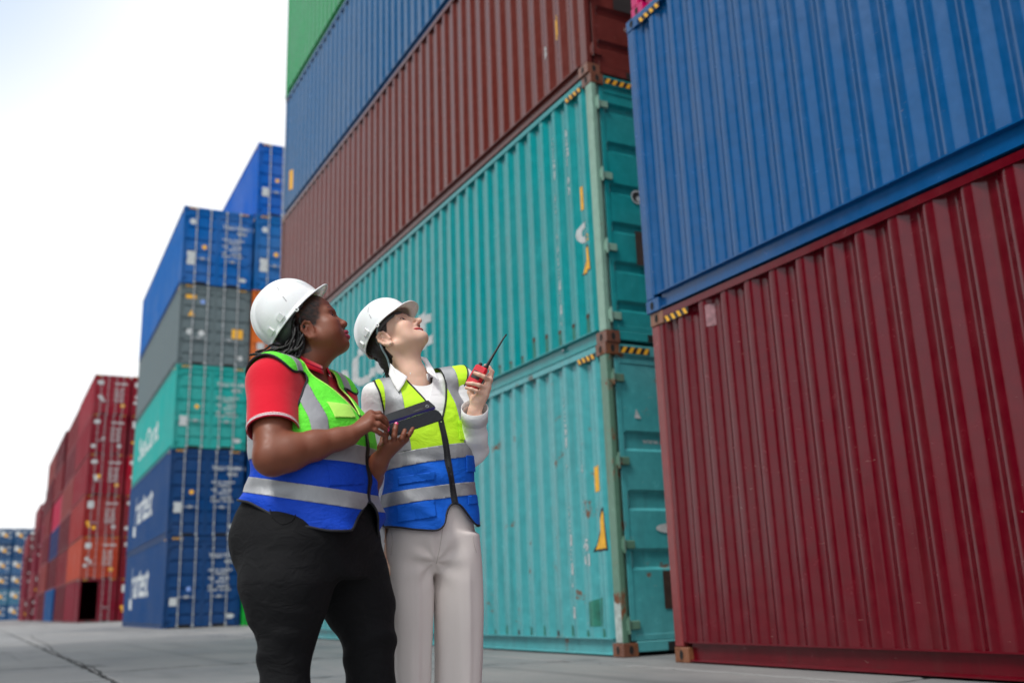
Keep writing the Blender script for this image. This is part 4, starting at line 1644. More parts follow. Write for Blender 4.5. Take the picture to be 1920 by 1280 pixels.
def face_colors(V, N, h, p, base, hairc, hairline):
    """colour of skin, lips, brows and short hair by place on the head"""
    q = h.inv(V)
    x, y, z = q[:, 0], q[:, 1], q[:, 2]
    ax = np.abs(x)
    C = np.tile(np.array(base), (len(V), 1))
    mott = snoise(q, 60, 3)[:, None] * 0.05 + snoise(q, 160, 5)[:, None] * 0.035
    C = C * (1 + mott)
    def blend(m, c):
        nonlocal C
        m = np.clip(m, 0, 1)[:, None]
        C = C * (1 - m) + np.array(c) * m
    g = lambda cx, cy, cz, r: np.exp(-(((ax - cx) ** 2 + (y - cy) ** 2 + (z - cz) ** 2) / r ** 2))
    onhead = (z > -0.13) & (y > -0.02)
    blend(g(0.045, 0.062, -0.028, 0.024) * p['blush'], p['blush_c'])
    blend(g(0.012, 0.108, -0.030, 0.012) * p['blush'] * 0.7, p['blush_c'])
    blend(g(0.080, -0.012, p['ear_z'], 0.024) * p['blush'] * 0.8, p['blush_c'])
    # lips
    up, lo, mid, ru, rl_, rg = mouth(p)
    ttt = np.clip(1 - (ax / (p['mouth_w'] * 1.04)) ** 2, 0, 1) ** 0.5
    du = polydist(q, up) - ru.max() * (0.42 + 0.75 * ttt); dl = polydist(q, lo) - rl_.max() * (0.42 + 0.75 * ttt)
    blend(sm(-np.minimum(du, dl), -0.0008, 0.0010) * (y > p['corner_y'] - 0.012), p['lip_c'])
    inm = sm(rg.max() * 1.05 - np.abs(z - np.interp(ax, mid[7:, 0], mid[7:, 2])), 0, 0.0015) * (y < np.interp(ax, mid[7:, 0], mid[7:, 1]) - 0.010) * (y > 0.055) * (ax < p['mouth_w'] * .92)
    blend(inm, (0.035, 0.008, 0.008))
    # nostrils
    blend(((((ax - 0.0075 * p['nose_w']) / 0.005) ** 2 + ((z + 0.0405) / 0.004) ** 2 < 1) & (y > 0.09)) * 0.8, (0.02, 0.006, 0.004))
    # brows
    t = (ax - 0.012) / 0.036
    bz = 0.0270 + p['brow_up'] + 0.0085 * np.sin(np.clip(t, 0, 1) * 2.0) - 0.006 * np.clip(t - 0.6, 0, 1)
    th = 0.0055 * (1 - 0.55 * np.clip(t, 0, 1))
    br = sm(th - np.abs(z - bz), -0.001, 0.0014) * (t > -0.02) * (t < 1.05) * (y > 0.035)
    hairs = 0.72 + 0.28 * np.sign(np.sin(ax * 2600 + z * 900))
    blend(br * p['brow'] * hairs, hairc)
    # lash line and lid crease
    ed = np.sqrt(((ax - 0.0335) / 0.0142) ** 2 + ((z - 0.0068) / (0.0064 * p['eye'])) ** 2)
    ring = np.exp(-((ed - 1.0) / 0.14) ** 2) * (y > 0.066) * np.where(z > 0.0062, 1.0, 0.45)
    blend(ring * 0.85, (0.012, 0.007, 0.006))
    blend(np.exp(-((ed - 1.75) / 0.22) ** 2) * (y > 0.066) * (z > 0.008) * 0.3, np.array(base) * 0.45)
    # short hair
    blend(hairline(q), hairc)
    return C


def hand(F, wrist, knuckles, fingers, thumb=None, r=0.0085, palm_r=0.014, k=0.007):
    """wrist point, four knuckle points, each finger a list of joints starting at its knuckle"""
    w = np.asarray(wrist)
    for kn in knuckles:
        F.cap(w + (np.asarray(kn) - w) * 0.12, kn, palm_r * 1.06, palm_r * 0.82, 0.012)
    for i, fg in enumerate(fingers):
        rr = r * (0.98, 1.04, 1.0, 0.86)[i % 4]
        n = len(fg)
        F.chain(fg, [rr * (1.06 - 0.24 * j / (n - 1)) for j in range(n)], 0.004)
    if thumb is not None:
        n = len(thumb)
        F.chain(thumb, [r * (1.5 - 0.45 * j / (n - 1)) for j in range(n)], 0.008)


def ball(name, c, r, mats, parent, gaze=None, iris=0.48, n=18):
    mb = MB(); c = np.asarray(c)
    g = vnorm(gaze if gaze is not None else (0, 0, 1))
    a = vnorm(np.cross(g, (0.3, 0.2, 0.9))); b = np.cross(g, a)
    vs, fs, mi = [], [], []
    for i in range(n + 1):
        th = math.pi * i / n
        for j in range(n):
            ph = 2 * math.pi * j / n
            rr = r * (1.06 if th < iris * 0.9 else 1.0)
            vs.append(c + rr * (g * math.cos(th) + (a * math.cos(ph) + b * math.sin(ph)) * math.sin(th)))
    for i in range(n):
        for j in range(n):
            q = (i * n + j, i * n + (j + 1) % n, (i + 1) * n + (j + 1) % n, (i + 1) * n + j)
            mb.add([], []); mb.f.append(q); mb.m.append(1 if (math.pi * (i + 0.5) / n) < iris and len(mats) > 1 else 0)
    mb.v = [tuple(v) for v in vs]
    o = link(name, mb.mesh(name, mats, smooth=True, fix=False))
    o.parent = parent
    o.matrix_parent_inverse = Matrix.LocRotScale(parent.location, parent.rotation_euler, None).inverted()
    return o


def adopt(o, parent):
    o.parent = parent
    o.matrix_parent_inverse = Matrix.LocRotScale(parent.location, parent.rotation_euler, None).inverted()
    return o


def make_helmet(fr, parent, vents=False, rx=0.118, ry=0.134, rz=0.150):
    """hard hat: shell with a raised crown band, a rolled rim, a peak, side slots; fr: frame at the rim centre, y to the peak"""
    nu, nv = 96, 26
    vs, fs = [], []

    def prof_pt(a, v):
        """a: angle from the peak; v: 0 rim .. 1 crown"""
        ca, sa = math.cos(a), math.sin(a)
        th = v * math.pi / 2
        e = 0.86
        cr, sr = max(0.0, math.cos(th)) ** e, math.sin(th) ** 0.92
        x, y, z = rx * cr * sa, ry * cr * ca, rz * sr
        # raised band over the crown and two shallow side ribs
        lat = x / rx
        band = math.exp(-((abs(lat) - 0.0) / 0.27) ** 6) * 0.0065 * min(1, v * 4)
        groove = math.exp(-((abs(lat) - 0.36) / 0.05) ** 2) * -0.0035 * min(1, v * 3) * (1 if y < 0.08 else 0.3)
        g = 1 + (band + groove) / 0.13
        return Vector((x * g, y * g, z * g))
    for j in range(nv + 1):
        v = j / nv
        for i in range(nu):
            vs.append(prof_pt(2 * math.pi * i / nu, v))
    for j in range(nv):
        for i in range(nu):
            i2 = (i + 1) % nu
            fs.append((j * nu + i, j * nu + i2, (j + 1) * nu + i2, (j + 1) * nu + i))
    # rim: flares out, peak in front
    ring0 = 0

    def rim_ext(a):
        f = math.cos(a)
        pk = sm(f, 0.58, 1.0)
        return 0.0055 + 0.036 * pk, -0.003 - 0.008 * pk
    prev = list(range(nu))
    for stp in (0.35, 0.7, 1.0):
        cur = []
        for i in range(nu):
            a = 2 * math.pi * i / nu
            e, dz = rim_ext(a)
            b = prof_pt(a, 0)
            d = Vector((math.sin(a) * rx, math.cos(a) * ry, 0)).normalized()
            d = (d + Vector((0, 1.1 * float(sm(math.cos(a), 0.35, 0.8)), 0))).normalized()
            p = b + d * e * stp; p.z += dz * stp ** 1.5 * 0.9
            cur.append(len(vs)); vs.append(p)
        for i in range(nu):
            i2 = (i + 1) % nu
            fs.append((cur[i], cur[i2], prev[i2], prev[i]))
        prev = cur
    # rolled lip
    cur = []
    for i in range(nu):
        p = vs[prev[i]].copy(); p.z -= 0.0045
        cur.append(len(vs)); vs.append(p)
    for i in range(nu):
        fs.append((cur[i], cur[(i + 1) % nu], prev[(i + 1) % nu], prev[i]))
    mb = MB(); mb.add([fr(*v) for v in vs], fs)
    shell = link('helmet', mb.mesh('helmet', [M['helmet']], smooth=True, fix=False))
    so = shell.modifiers.new('thickness', 'SOLIDIFY'); so.thickness = 0.0026; so.offset = -1
    adopt(shell, parent)
    # fittings: accessory slots and lugs on both sides
    for sx in (-1, 1):
        for ang, zz in ((1.95, 0.010), (2.45, 0.010)):
            mb = MB()
            a = ang * sx
            b = prof_pt(a, 0.05); d = Vector((math.sin(a), math.cos(a), 0)); t = Vector((d.y, -d.x, 0))
            pts = []
            for u in (-0.013, 0.013):
                for w in (-0.002, 0.0075):
                    for z in (0.000, 0.021):
                        pts.append(fr(*(b + t * u + d * w + Vector((0, 0, z - 0.004)))))
            mb.add(pts, [(0, 1, 3, 2), (4, 6, 7, 5), (0, 4, 5, 1), (2, 3, 7, 6), (1, 5, 7, 3), (0, 2, 6, 4)])
            adopt(link('accessory_slot', mb.mesh('accessory_slot', [M['helmet']])), shell)
        # embossed line marks above the slots
        for (a0, v0, a1, v1) in ((1.50, 0.16, 1.44, 0.26), (1.40, 0.34, 1.22, 0.47)):
            L_ = [fr(*(prof_pt(sx * (a0 + (a1 - a0) * k / 5), v0 + (v1 - v0) * k / 5) * 1.004)) for k in range(6)]
            adopt(tube_object('emboss_mark', [L_], 0.0014, M['emboss'], None), shell)
        if vents:
            for (va, vv) in ((2.55, 0.64), (2.40, 0.70), (2.15, 0.76)):
                p = prof_pt(sx * va, vv) * 1.006; q = prof_pt(sx * (va - 0.12), vv + 0.012) * 1.006
                mb = MB()
                up = (prof_pt(sx * va, vv + 0.03) - prof_pt(sx * va, vv)).normalized() * 0.0055
                mb.add([fr(*(p - up)), fr(*(q - up)), fr(*(q + up)), fr(*(p + up))], [(0, 1, 2, 3)])
                adopt(link('vent', mb.mesh('vent', [M['strap_grey']], fix=False)), shell)
        # chin-strap eyelet by the rim
        c = Vector((sx * (rx + 0.006), 0.005, -0.008))
        ring = [fr(*(c + Vector((0, 0.006 * math.cos(k * math.pi / 6), 0.006 * math.sin(k * math.pi / 6))))) for k in range(13)]
        adopt(tube_object('strap_eyelet', [ring], 0.0022, M['helmet'], None), shell)
    # suspension band inside
    mb = MB(); n = 40; vs = []
    for j, zz in enumerate((-0.006, 0.014)):
        for i in range(n):
            a = 2 * math.pi * i / n
            vs.append(fr(rx * 0.69 * math.sin(a), ry * 0.78 * math.cos(a), zz - (0.034 * sm(-math.cos(a), 0.1, 0.6)) * (1 - j)))
    mb.add(vs, [(i, (i + 1) % n, n + (i + 1) % n, n + i) for i in range(n)])
    sb = link('headband', mb.mesh('headband', [M['strap_grey']], smooth=True, fix=False))
    so = sb.modifiers.new('thickness', 'SOLIDIFY'); so.thickness = 0.003
    adopt(sb, shell)
    mb = MB()                                                               # ratchet at the nape
    kn = [fr(0.03 * math.sin(2 * math.pi * k / 16) , -ry * 0.83 - 0.004 * 0, -0.040 + 0.014 * math.cos(2 * math.pi * k / 16)) for k in range(16)]
    kn2 = [fr(0.026 * math.sin(2 * math.pi * k / 16), -ry * 0.83 - 0.014, -0.040 + 0.011 * math.cos(2 * math.pi * k / 16)) for k in range(16)]
    mb.add(kn + kn2, [(k, (k + 1) % 16, 16 + (k + 1) % 16, 16 + k) for k in range(16)] + [tuple(range(16, 32))])
    adopt(link('ratchet_knob', mb.mesh('ratchet_knob', [M['strap']], fix=True)), shell)
    return shell


def ribbon(name, P, N, w, mat, parent, lift=0.0):
    """flat tape along points P with face normals N and width w"""
    P = np.asarray(P); N = np.asarray(N)
    t = np.gradient(P, axis=0); t /= np.linalg.norm(t, axis=1)[:, None] + 1e-9
    b = np.cross(N, t); b /= np.linalg.norm(b, axis=1)[:, None] + 1e-9
    A = P + b * w / 2 + N * lift; B = P - b * w / 2 + N * lift
    mb = MB(); n = len(P)
    mb.add(list(A) + list(B), [(i, i + 1, n + i + 1, n + i) for i in range(n - 1)])
    o = link(name, mb.mesh(name, [mat], smooth=True, fix=False))
    so = o.modifiers.new('thickness', 'SOLIDIFY'); so.thickness = 0.0016; so.offset = 0
    return adopt(o, parent)


def clip_all(V, T, fs, fr):
    for f in fs:
        if not len(T): break
        q = fr.inv(V)
        V, T = clip_tris(V, T, f(q[:, 0], q[:, 1], q[:, 2]))
    return V, T


def offset_mesh(V, T, d):
    return V + normals(V, T) * d, T


def vest(person, field, fr, spec, h=0.006):
    V, T = field.mesh(h, smooth=3)
    q = fr.inv(V)
    N = normals(V, T)
    V = V + N * spec['fold'](q)[:, None]
    V, T = clip_all(V, T, spec['cut'], fr)
    root_o = None
    zc = spec['waist']
    up = clip_all(V, T, [lambda x, y, z: z - zc(x, y)], fr)
    lo = clip_all(V, T, [lambda x, y, z: zc(x, y) - z], fr)
    vo = tri_object('vest', *up, spec['m_up'], person, thick=0.0016)
    tri_object('vest_lower_panel', *lo, spec['m_lo'], vo, thick=0.0016)
    for nm, fs, lift in spec['tapes']:
        Vt, Tt = clip_all(V, T, fs, fr)
        if len(Tt):
            tri_object(nm, *offset_mesh(Vt, Tt, lift), spec['m_tape'], vo, thick=0.0012)
    for nm, fs, lift, mat in spec.get('extras', ()):
        Vt, Tt = clip_all(V, T, fs, fr)
        if len(Tt):
            tri_object(nm, *offset_mesh(Vt, Tt, lift), mat, vo, thick=0.0018)
    lines = []
    for P in boundary_loops(T, V, 0.15):
        P = smooth_line(resample(P, 0.008), 6)
        lines.append(P)
    for P in lines:
        q = fr.inv(P)
        neck = q[:, 2].max() > spec['neck_z'] and np.abs(q[:, 0].mean()) < 0.06
        tube_object('edge_piping', [P], spec.get('pipe', 0.0042) * (0.6 if neck and spec.get('neck_pipe') else 1), spec['neck_pipe'] if neck and spec.get('neck_pipe') else M['piping'], vo, 6)
    # zip along the front
    zx = spec['zip_x']
    Vz, Tz = clip_all(V, T, [lambda x, y, z: 0.0125 - np.abs(x - zx(z)), lambda x, y, z: y - 0.02], fr)
    if len(Tz): tri_object('zip_tape', *offset_mesh(Vz, Tz, 0.0022), M['piping'], vo)
    Vz, Tz = clip_all(V, T, [lambda x, y, z: 0.0042 - np.abs(x - zx(z)), lambda x, y, z: y - 0.02], fr)
    if len(Tz): tri_object('zip_teeth', *offset_mesh(Vz, Tz, 0.0040), M['zip'], vo)
    return vo, (V, T)


def waves(q, items):
    """cloth folds: list of (direction in local space, frequency, amplitude, phase, mask function)"""
    out = np.zeros(len(q))
    for d, f, a, ph, m in items:
        sd = int(ph * 10) + 3
        w = snoise(q, 9, sd) * 2.2 + snoise(q, 22, sd + 1) * 0.9
        s = np.sin(q @ vnorm(d) * f * 0.62 + ph + w)
        amp = np.clip(0.45 + 0.9 * snoise(q, 11, sd + 2), 0, 1.2)
        out += a * ((0.5 + 0.5 * s) ** 2 - 0.4) * amp * m(q)
    return out


def shoe(person, ankle, toe_dir, mat):
    F = Field()
    a = np.array([ankle[0], ankle[1], 0.0]); t = vnorm([toe_dir[0], toe_dir[1], 0])
    F.cap(a + [0, 0, 0.05] - t * 0.05, a + t * 0.06 + [0, 0, 0.045], 0.038, 0.036, 0.02)
    F.cap(a + t * 0.05 + [0, 0, 0.04], a + t * 0.17 + [0, 0, 0.030], 0.040, 0.030, 0.02)
    F.cap(a + [0, 0, 0.05] - t * 0.02, a + [0, 0, 0.12] - t * 0.02, 0.038, 0.042, 0.02)
    V, T = F.mesh(0.006, smooth=2)
    V[:, 2] = np.maximum(V[:, 2], 0.001)
    return tri_object('shoe', V, T, mat, person)


# ================================================================== first figure: green and blue vest, red polo, holding a tablet
S1 = Stage(578, 3.30)
PHI = math.radians(32)
f1 = S1.er * math.cos(PHI) - S1.ed * math.sin(PHI)
T1 = Frame(S1.base, f1, UPV)
person1 = empty('person', tuple(S1.base))
tag(person1, 'person in red polo, black trousers and green and blue safety vest holding a dark tablet', 'person')
z1 = lambda py, px=585, d=-0.05: float(S1(px, py, d)[2])
cy1 = lambda px: (px - 578) / 555 / math.cos(PHI)

hfw = S1.er * math.cos(math.radians(-7)) + S1.ed * math.sin(math.radians(-7))
TILT1 = math.radians(23)
hd1 = Frame((0, 0, 0), hfw * math.cos(TILT1) + UPV * math.sin(TILT1), -hfw * math.sin(TILT1) + UPV * math.cos(TILT1), 1.0)
hd1.o = S1(577, 620, -0.08) - hd1(-0.080, -0.016, -0.024)
neck1 = S1(563, 692, 0.015)
shR = T1(-0.188, -0.030, z1(728)); shL = T1(0.188, -0.030, z1(724))
elR, wrR = S1(511, 856, -0.262), S1(655, 817, -0.235)
elL, wrL = S1(668, 935, 0.06), S1(712, 862, -0.11)

P1 = dict(wide=1.07, jaw=1.12, cheek=1.15, eye=1.35, nose=0.002, nose_bridge=-0.005, nose_w=1.38, lip_y=0.004, lip_u=0.0082, lip_l=0.0090, corner_y=0.086, mouth_w=0.0255, mouth_up=-0.002, open=0.0050, ear_z=-0.022, chin=-0.006,
          blush=0.35, blush_c=(0.32, 0.075, 0.04), lip_c=(0.30, 0.035, 0.065), brow=0.95, brow_up=0.003)
body = Field()
add_head(body, hd1, P1)
body.cap(hd1(0, -0.020, -0.050), neck1, 0.060, 0.068, 0.03)
body.cap(hd1(0, 0.030, -0.085), neck1 + T1.f * 0.045 + UPV * 0.02, 0.035, 0.05, 0.03)
body.cap(neck1, neck1 - UPV * 0.06, 0.075, 0.10, 0.04)
Vh, Th = body.mesh(0.0024, lo=hd1.o - [0.16, 0.16, 0.22], hi=hd1.o + [0.16, 0.16, 0.15])
def hl1(q):
    x, y, z = q[:, 0], q[:, 1], q[:, 2]
    s = 0.034 + 0.45 * np.clip(z, 0, 0.1) - 1.3 * np.clip(0.004 - z, 0, 0.05) - y + 0.005 * snoise(q, 260, 9) + 0.003 * snoise(q, 520, 10)
    return np.clip(sm(s, -0.008, 0.012) * (z > -0.03) * ~((np.abs(x) > 0.0725) & ((y + 0.016) ** 2 + (z + 0.024) ** 2 < 0.037 ** 2)) * sm(y, -0.03, -0.02) + sm(-y, 0.024, 0.032) * (z > -0.09) * (np.abs(x) < 0.074), 0, 1) * np.clip(0.86 + 0.2 * snoise(q, 420, 12), 0.5, 1)


SK1 = (0.195, 0.060, 0.030)
Ch = face_colors(Vh, None, hd1, P1, SK1, (0.010, 0.007, 0.006), hl1)
# arms
arms = Field()
def limb(F, a, e, w, r):
    F.cap(a, e, r[0], r[1], 0.02)
    d = w - e
    F.chain([e, e + d * 0.22, e + d * 0.55, e + d * 0.85, w], [r[1] * 0.98, r[2], r[3], r[4], r[4] * 0.98], 0.02)
limb(arms, shR, elR, wrR, (0.067, 0.057, 0.056, 0.045, 0.033))
limb(arms, shL, elL, wrL, (0.066, 0.055, 0.054, 0.044, 0.032))
# near hand: back of the hand to us, finger ends pinching the tablet's edge
knR = [S1(695, 776, -0.205), S1(697, 783, -0.225), S1(695, 792, -0.238), S1(690, 801, -0.240)]
fgR = [[knR[0], S1(711, 775, -0.205), S1(721, 785, -0.190), S1(726, 793, -0.178)],
       [knR[1], S1(713, 782, -0.228), S1(722, 791, -0.212), S1(726, 799, -0.198)],
       [knR[2], S1(710, 796, -0.240), S1(719, 801, -0.228), S1(725, 806, -0.212)],
       [knR[3], S1(703, 806, -0.240), S1(713, 812, -0.232), S1(719, 816, -0.220)]]
hand(arms, wrR, knR, fgR, [wrR + (knR[0] - wrR) * 0.25 + S1.ed * 0.02, S1(690, 790, -0.165), S1(708, 795, -0.150), S1(724, 796, -0.145)], 0.0095, 0.0175)
# far hand: holds the tablet from below, finger ends standing up in front of the flap
knL = [S1(726, 832, -0.165), S1(738, 830, -0.170), S1(750, 827, -0.168), S1(760, 822, -0.160)]
fgL = [[knL[0], S1(722, 824, -0.185), S1(723, 814, -0.190), S1(724.5, 806, -0.186)],
       [knL[1], S1(739, 817, -0.194), S1(741, 805, -0.194), S1(743, 795, -0.188)],
       [knL[2], S1(754, 821, -0.188), S1(757, 814, -0.190), S1(759, 807, -0.184)],
       [knL[3], S1(767, 815, -0.178), S1(771, 809, -0.180), S1(774, 803, -0.174)]]
hand(arms, wrL, knL, fgL, [wrL + (knL[0] - wrL) * 0.3 + S1.ed * 0.01, S1(715, 838, -0.110), S1(720, 822, -0.090), S1(728, 808, -0.070)], 0.0092, 0.017)
Va, Ta = arms.mesh(0.0030, smooth=1)
Ca = np.tile(np.array(SK1), (len(Va), 1)) * (1 + 0.10 * snoise(Va, 25, 4)[:, None] + 0.05 * snoise(Va, 120, 6)[:, None])
for fg in fgR + fgL:                                    # darker knuckles
    for j in fg[1:3]:
        Ca *= (1 - 0.30 * np.exp(-((Va - j) ** 2).sum(1) / 0.0075 ** 2))[:, None]
# trunk and legs under the clothes
core = Field()
core.loft(T1.o, T1.l, T1.f, [(z1(1060), 0, 0, .17, .16), (z1(1000), 0, cy1(571), .21, .20), (z1(890), 0, cy1(583), .185, .165), (z1(790), 0, cy1(578), .18, .15), (z1(730), 0, cy1(560), .16, .10), (z1(700), 0, cy1(553), .10, .07)])
hipR, knR_, anR = S1(552, 1020, -0.10), S1(536, 1190, -0.11), S1(533, 1395, -0.09)
hipL, knL_, anL = S1(632, 1010, 0.10), S1(690, 1190, 0.09), S1(694, 1380, 0.10)
for a, b, c in ((hipR, knR_, anR), (hipL, knL_, anL)):
    core.cap(a, b, 0.11, 0.055, 0.03); core.cap(b, c, 0.055, 0.04, 0.02)
core.cap(neck1 - UPV * 0.05, neck1, 0.06, 0.06, 0.03)
Vc, Tc = core.mesh(0.012, smooth=1)
Cc = np.tile(np.array(SK1), (len(Vc), 1))
o1 = len(Vh); o2 = o1 + len(Va)
tri_object('body', np.vstack([Vh, Va, Vc]), np.vstack([Th, Ta + o1, Tc + o2]), M['skin1'], person1, np.vstack([Ch, Ca, Cc]))
gz1 = vnorm(hfw * 0.80 + UPV * 0.42 - S1.ed * 0.62)
for sx in (-1, 1):
    ball('eye', hd1(sx * 0.0325, 0.0705, 0.008), 0.0130 * hd1.s, [M['eye_white'], M['iris']], person1, gz1)


def nail(tip, prev, out, parent, w=0.0062, ln=0.009):
    d = vnorm(tip - prev); n = vnorm(out - d * (out @ d)); s = np.cross(d, n)
    mb = MB(); vs = []
    for i in range(4):
        for j in range(5):
            u = -0.35 + i / 3 * 1.0; v = j / 4 * 2 - 1
            ww = w * (1 - 0.25 * (i == 3) - 0.15 * (i == 0))
            vs.append(tip + d * ln * (u * 0.9 - 0.15) + s * v * ww + n * (0.0078 - 0.0030 * v * v))
    mb.add(vs, [(i * 5 + j, i * 5 + j + 1, i * 5 + j + 6, i * 5 + j + 5) for i in range(3) for j in range(4)])
    o = link('nail', mb.mesh('nail', [M['nail']], smooth=True, fix=False))
    return adopt(o, parent)


tocam = -S1.ed
nail(fgL[0][3], fgL[0][2], tocam + UPV * 0.1, person1); nail(fgL[1][3], fgL[1][2], tocam + UPV * 0.1, person1)
nail(fgR[2][3], fgR[2][2], tocam + UPV * 0.3, person1); nail(fgR[1][3], fgR[1][2], tocam + UPV * 0.5, person1)

# hair: locks pulled back from under the helmet, spilling over the shoulder
rl = random.Random(11)
locks = []
for k in range(80):
    u = rl.random()
    st = hd1(rl.uniform(-0.075, 0.03), rl.uniform(-0.10, -0.030), rl.uniform(-0.045, 0.045))
    st = S1(rl.uniform(545, 574), rl.uniform(592, 645), rl.uniform(-0.10, 0.03))
    mid = S1(rl.uniform(530, 566), rl.uniform(650, 674), rl.uniform(-0.115, 0.03))
    ln = rl.random()
    endp = S1(470 + 70 * (1 - ln) + rl.uniform(-6, 6), 668 + rl.uniform(-10, 24) * (0.4 + ln), rl.uniform(-0.12, 0.04))
    m2 = (mid + endp) / 2 + UPV * rl.uniform(-0.004, 0.022)
    C = [st, st * .45 + mid * .55 + S1.er * rl.uniform(0.0, 0.018) - UPV * 0.004, mid, m2, endp]
    C = smooth_line(resample(np.array(C), 0.012), 3)
    C = C + 0.0025 * np.stack([np.sin(np.arange(len(C)) * 1.1 + k), np.cos(np.arange(len(C)) * .9 + 2 * k), np.sin(np.arange(len(C)) * 1.3 + 3 * k)], 1)
    locks.append(C)
mbh = MB()
for C in locks:
    n = len(C)
    mbh.tube([tuple(p) for p in C], [0.0046 * (1 + 0.18 * math.sin(i * 1.9)) * (1 - 0.35 * (i / n) ** 3) for i in range(n)], 6)
adopt(link('hair', mbh.mesh('hair', [M['hair']], smooth=True, fix=False)), person1)

# helmet
hax = S1(610, 521) - S1(500, 648); hax = vnorm(hax)
hup = vnorm(np.cross(hax, np.cross(UPV, hax)))
make_helmet(Frame(S1(552, 598, 0.0), hax, hup, 0.935), person1)

# polo shirt
def stat1(g=0.0):
    K_ = 0.935
    return [(zz, x_, y_, a_ * K_, b_ * K_) for zz, x_, y_, a_, b_ in [(z1(1010), 0, cy1(572), .250 + g, .238 + g), (z1(960), 0, cy1(578), .238 + g, .222 + g), (z1(920), 0, cy1(583), .226 + g, .208 + g), (z1(880), 0, cy1(585), .220 + g, .200 + g),
            (z1(840), 0, cy1(584), .220 + g, .200 + g), (z1(800), 0, cy1(580), .220 + g, .197 + g), (z1(770), 0, cy1(573), .215 + g, .180 + g), (z1(740), 0, cy1(563), .205 + g, .150 + g),
            (z1(716), 0, cy1(556), .180 + g, .112 + g), (z1(697), 0, cy1(552), .12 + g, .082 + g)]]
polo = Field()
polo.loft(T1.o, T1.l, T1.f, [r for r in stat1(-0.012) if r[0] > z1(930)])
for s_, e_ in ((shR, elR), (shL, elL)):
    polo.cap(neck1 - UPV * 0.035, s_, 0.055, 0.070, 0.03)
    polo.cap(s_, s_ + (e_ - s_) * 0.9, 0.081, 0.077, 0.04)
Vp, Tp = polo.mesh(0.006, smooth=2)
qp = T1.inv(Vp)
fold1 = waves(qp, [((0.3, 0.6, 0.7), 45, 0.005, 1.0, lambda q: sm(-q[:, 0], 0.12, 0.2))])
Vp = Vp + normals(Vp, Tp) * fold1[:, None]
axR = vnorm(elR - shR); LR = np.linalg.norm(elR - shR)
axL = vnorm(elL - shL)
cutsl = 0.66 * LR
armdist = lambda P, s_, ax: (P - s_) @ ax
near = lambda P: (T1.inv(P)[:, 0] < -0.10)
fR = lambda P: np.where((T1.inv(P)[:, 0] < -0.09) & (np.linalg.norm(np.cross(P - shR, axR), axis=1) < 0.125), cutsl - armdist(P, shR, axR), 0.05)
fL = lambda P: np.where((T1.inv(P)[:, 0] > 0.11) & (np.linalg.norm(np.cross(P - shL, axL), axis=1) < 0.12), cutsl - armdist(P, shL, axL), 0.05)
Vp, Tp = clip_tris(Vp, Tp, fR(Vp)); Vp, Tp = clip_tris(Vp, Tp, fL(Vp))
nkc = neck1 + UPV * 0.022
fN = lambda P: np.sqrt((((P - nkc) @ T1.l) / 0.084) ** 2 + (((P - nkc) @ T1.f + 0.0) / 0.088) ** 2) - 1 + sm(-(P[:, 2] - (neck1[2] - 0.05)), 0, 0.02) * 2
Vp, Tp = clip_tris(Vp, Tp, fN(Vp))
# open placket
fV = lambda P: np.abs(T1.inv(P)[:, 0]) - 0.030 * sm(T1.inv(P)[:, 2], z1(728), z1(690)) + 0.004 - (T1.inv(P)[:, 1] < 0.03) * 1.0 * -1
po = tri_object('polo_shirt', Vp, Tp, M['polo'], person1, thick=0.0015)
for nm, t0, t1_, mat in (('sleeve_edge', 0.648, 0.662, M['polo_dark']), ('sleeve_stripe', 0.615, 0.646, M['polo_white']), ('sleeve_line', 0.627, 0.633, M['polo_dark'])):
    Vs, Ts = clip_tris(Vp, Tp, np.where(T1.inv(Vp)[:, 0] < -0.09, armdist(Vp, shR, axR) - t0 * LR, -1))
    Vs, Ts = clip_tris(Vs, Ts, np.where(np.linalg.norm(np.cross(Vs - shR, axR), axis=1) < 0.105, t1_ * LR - armdist(Vs, shR, axR), -1))
    if len(Ts): tri_object(nm, *offset_mesh(Vs, Ts, 0.0025 if 'line' not in nm else 0.004), mat, po)
# collar: a standing, slightly folded band round the neck
def collar_ring(r, zo, a0, a1, n=40, fwd=0.0, drop=0.05):
    out, nn = [], []
    for k in range(n):
        a = a0 + (a1 - a0) * k / (n - 1)
        d = T1.l * math.sin(a) + T1.f * math.cos(a)
        c = math.cos(a)
        p = nkc + d * (r + 0.012 * max(0, c)) + UPV * (zo - drop * max(0, c) ** 1.2 + 0.012 * max(0, -c)) + T1.f * fwd
        out.append(p); nn.append(vnorm(d + UPV * 0.45))
    return np.array(out), np.array(nn)
for nm, r, zo, w, mat in (('collar', 0.090, 0.008, 0.036, M['polo']), ('collar_edge', 0.0935, -0.004, 0.007, M['polo_white']), ('collar_edge', 0.0905, 0.010, 0.006, M['polo_dark'])):
    P_, N_ = collar_ring(r, zo, 0.18, 2 * math.pi - 0.18)
    ribbon(nm, P_, N_, w, mat, po, 0.001)

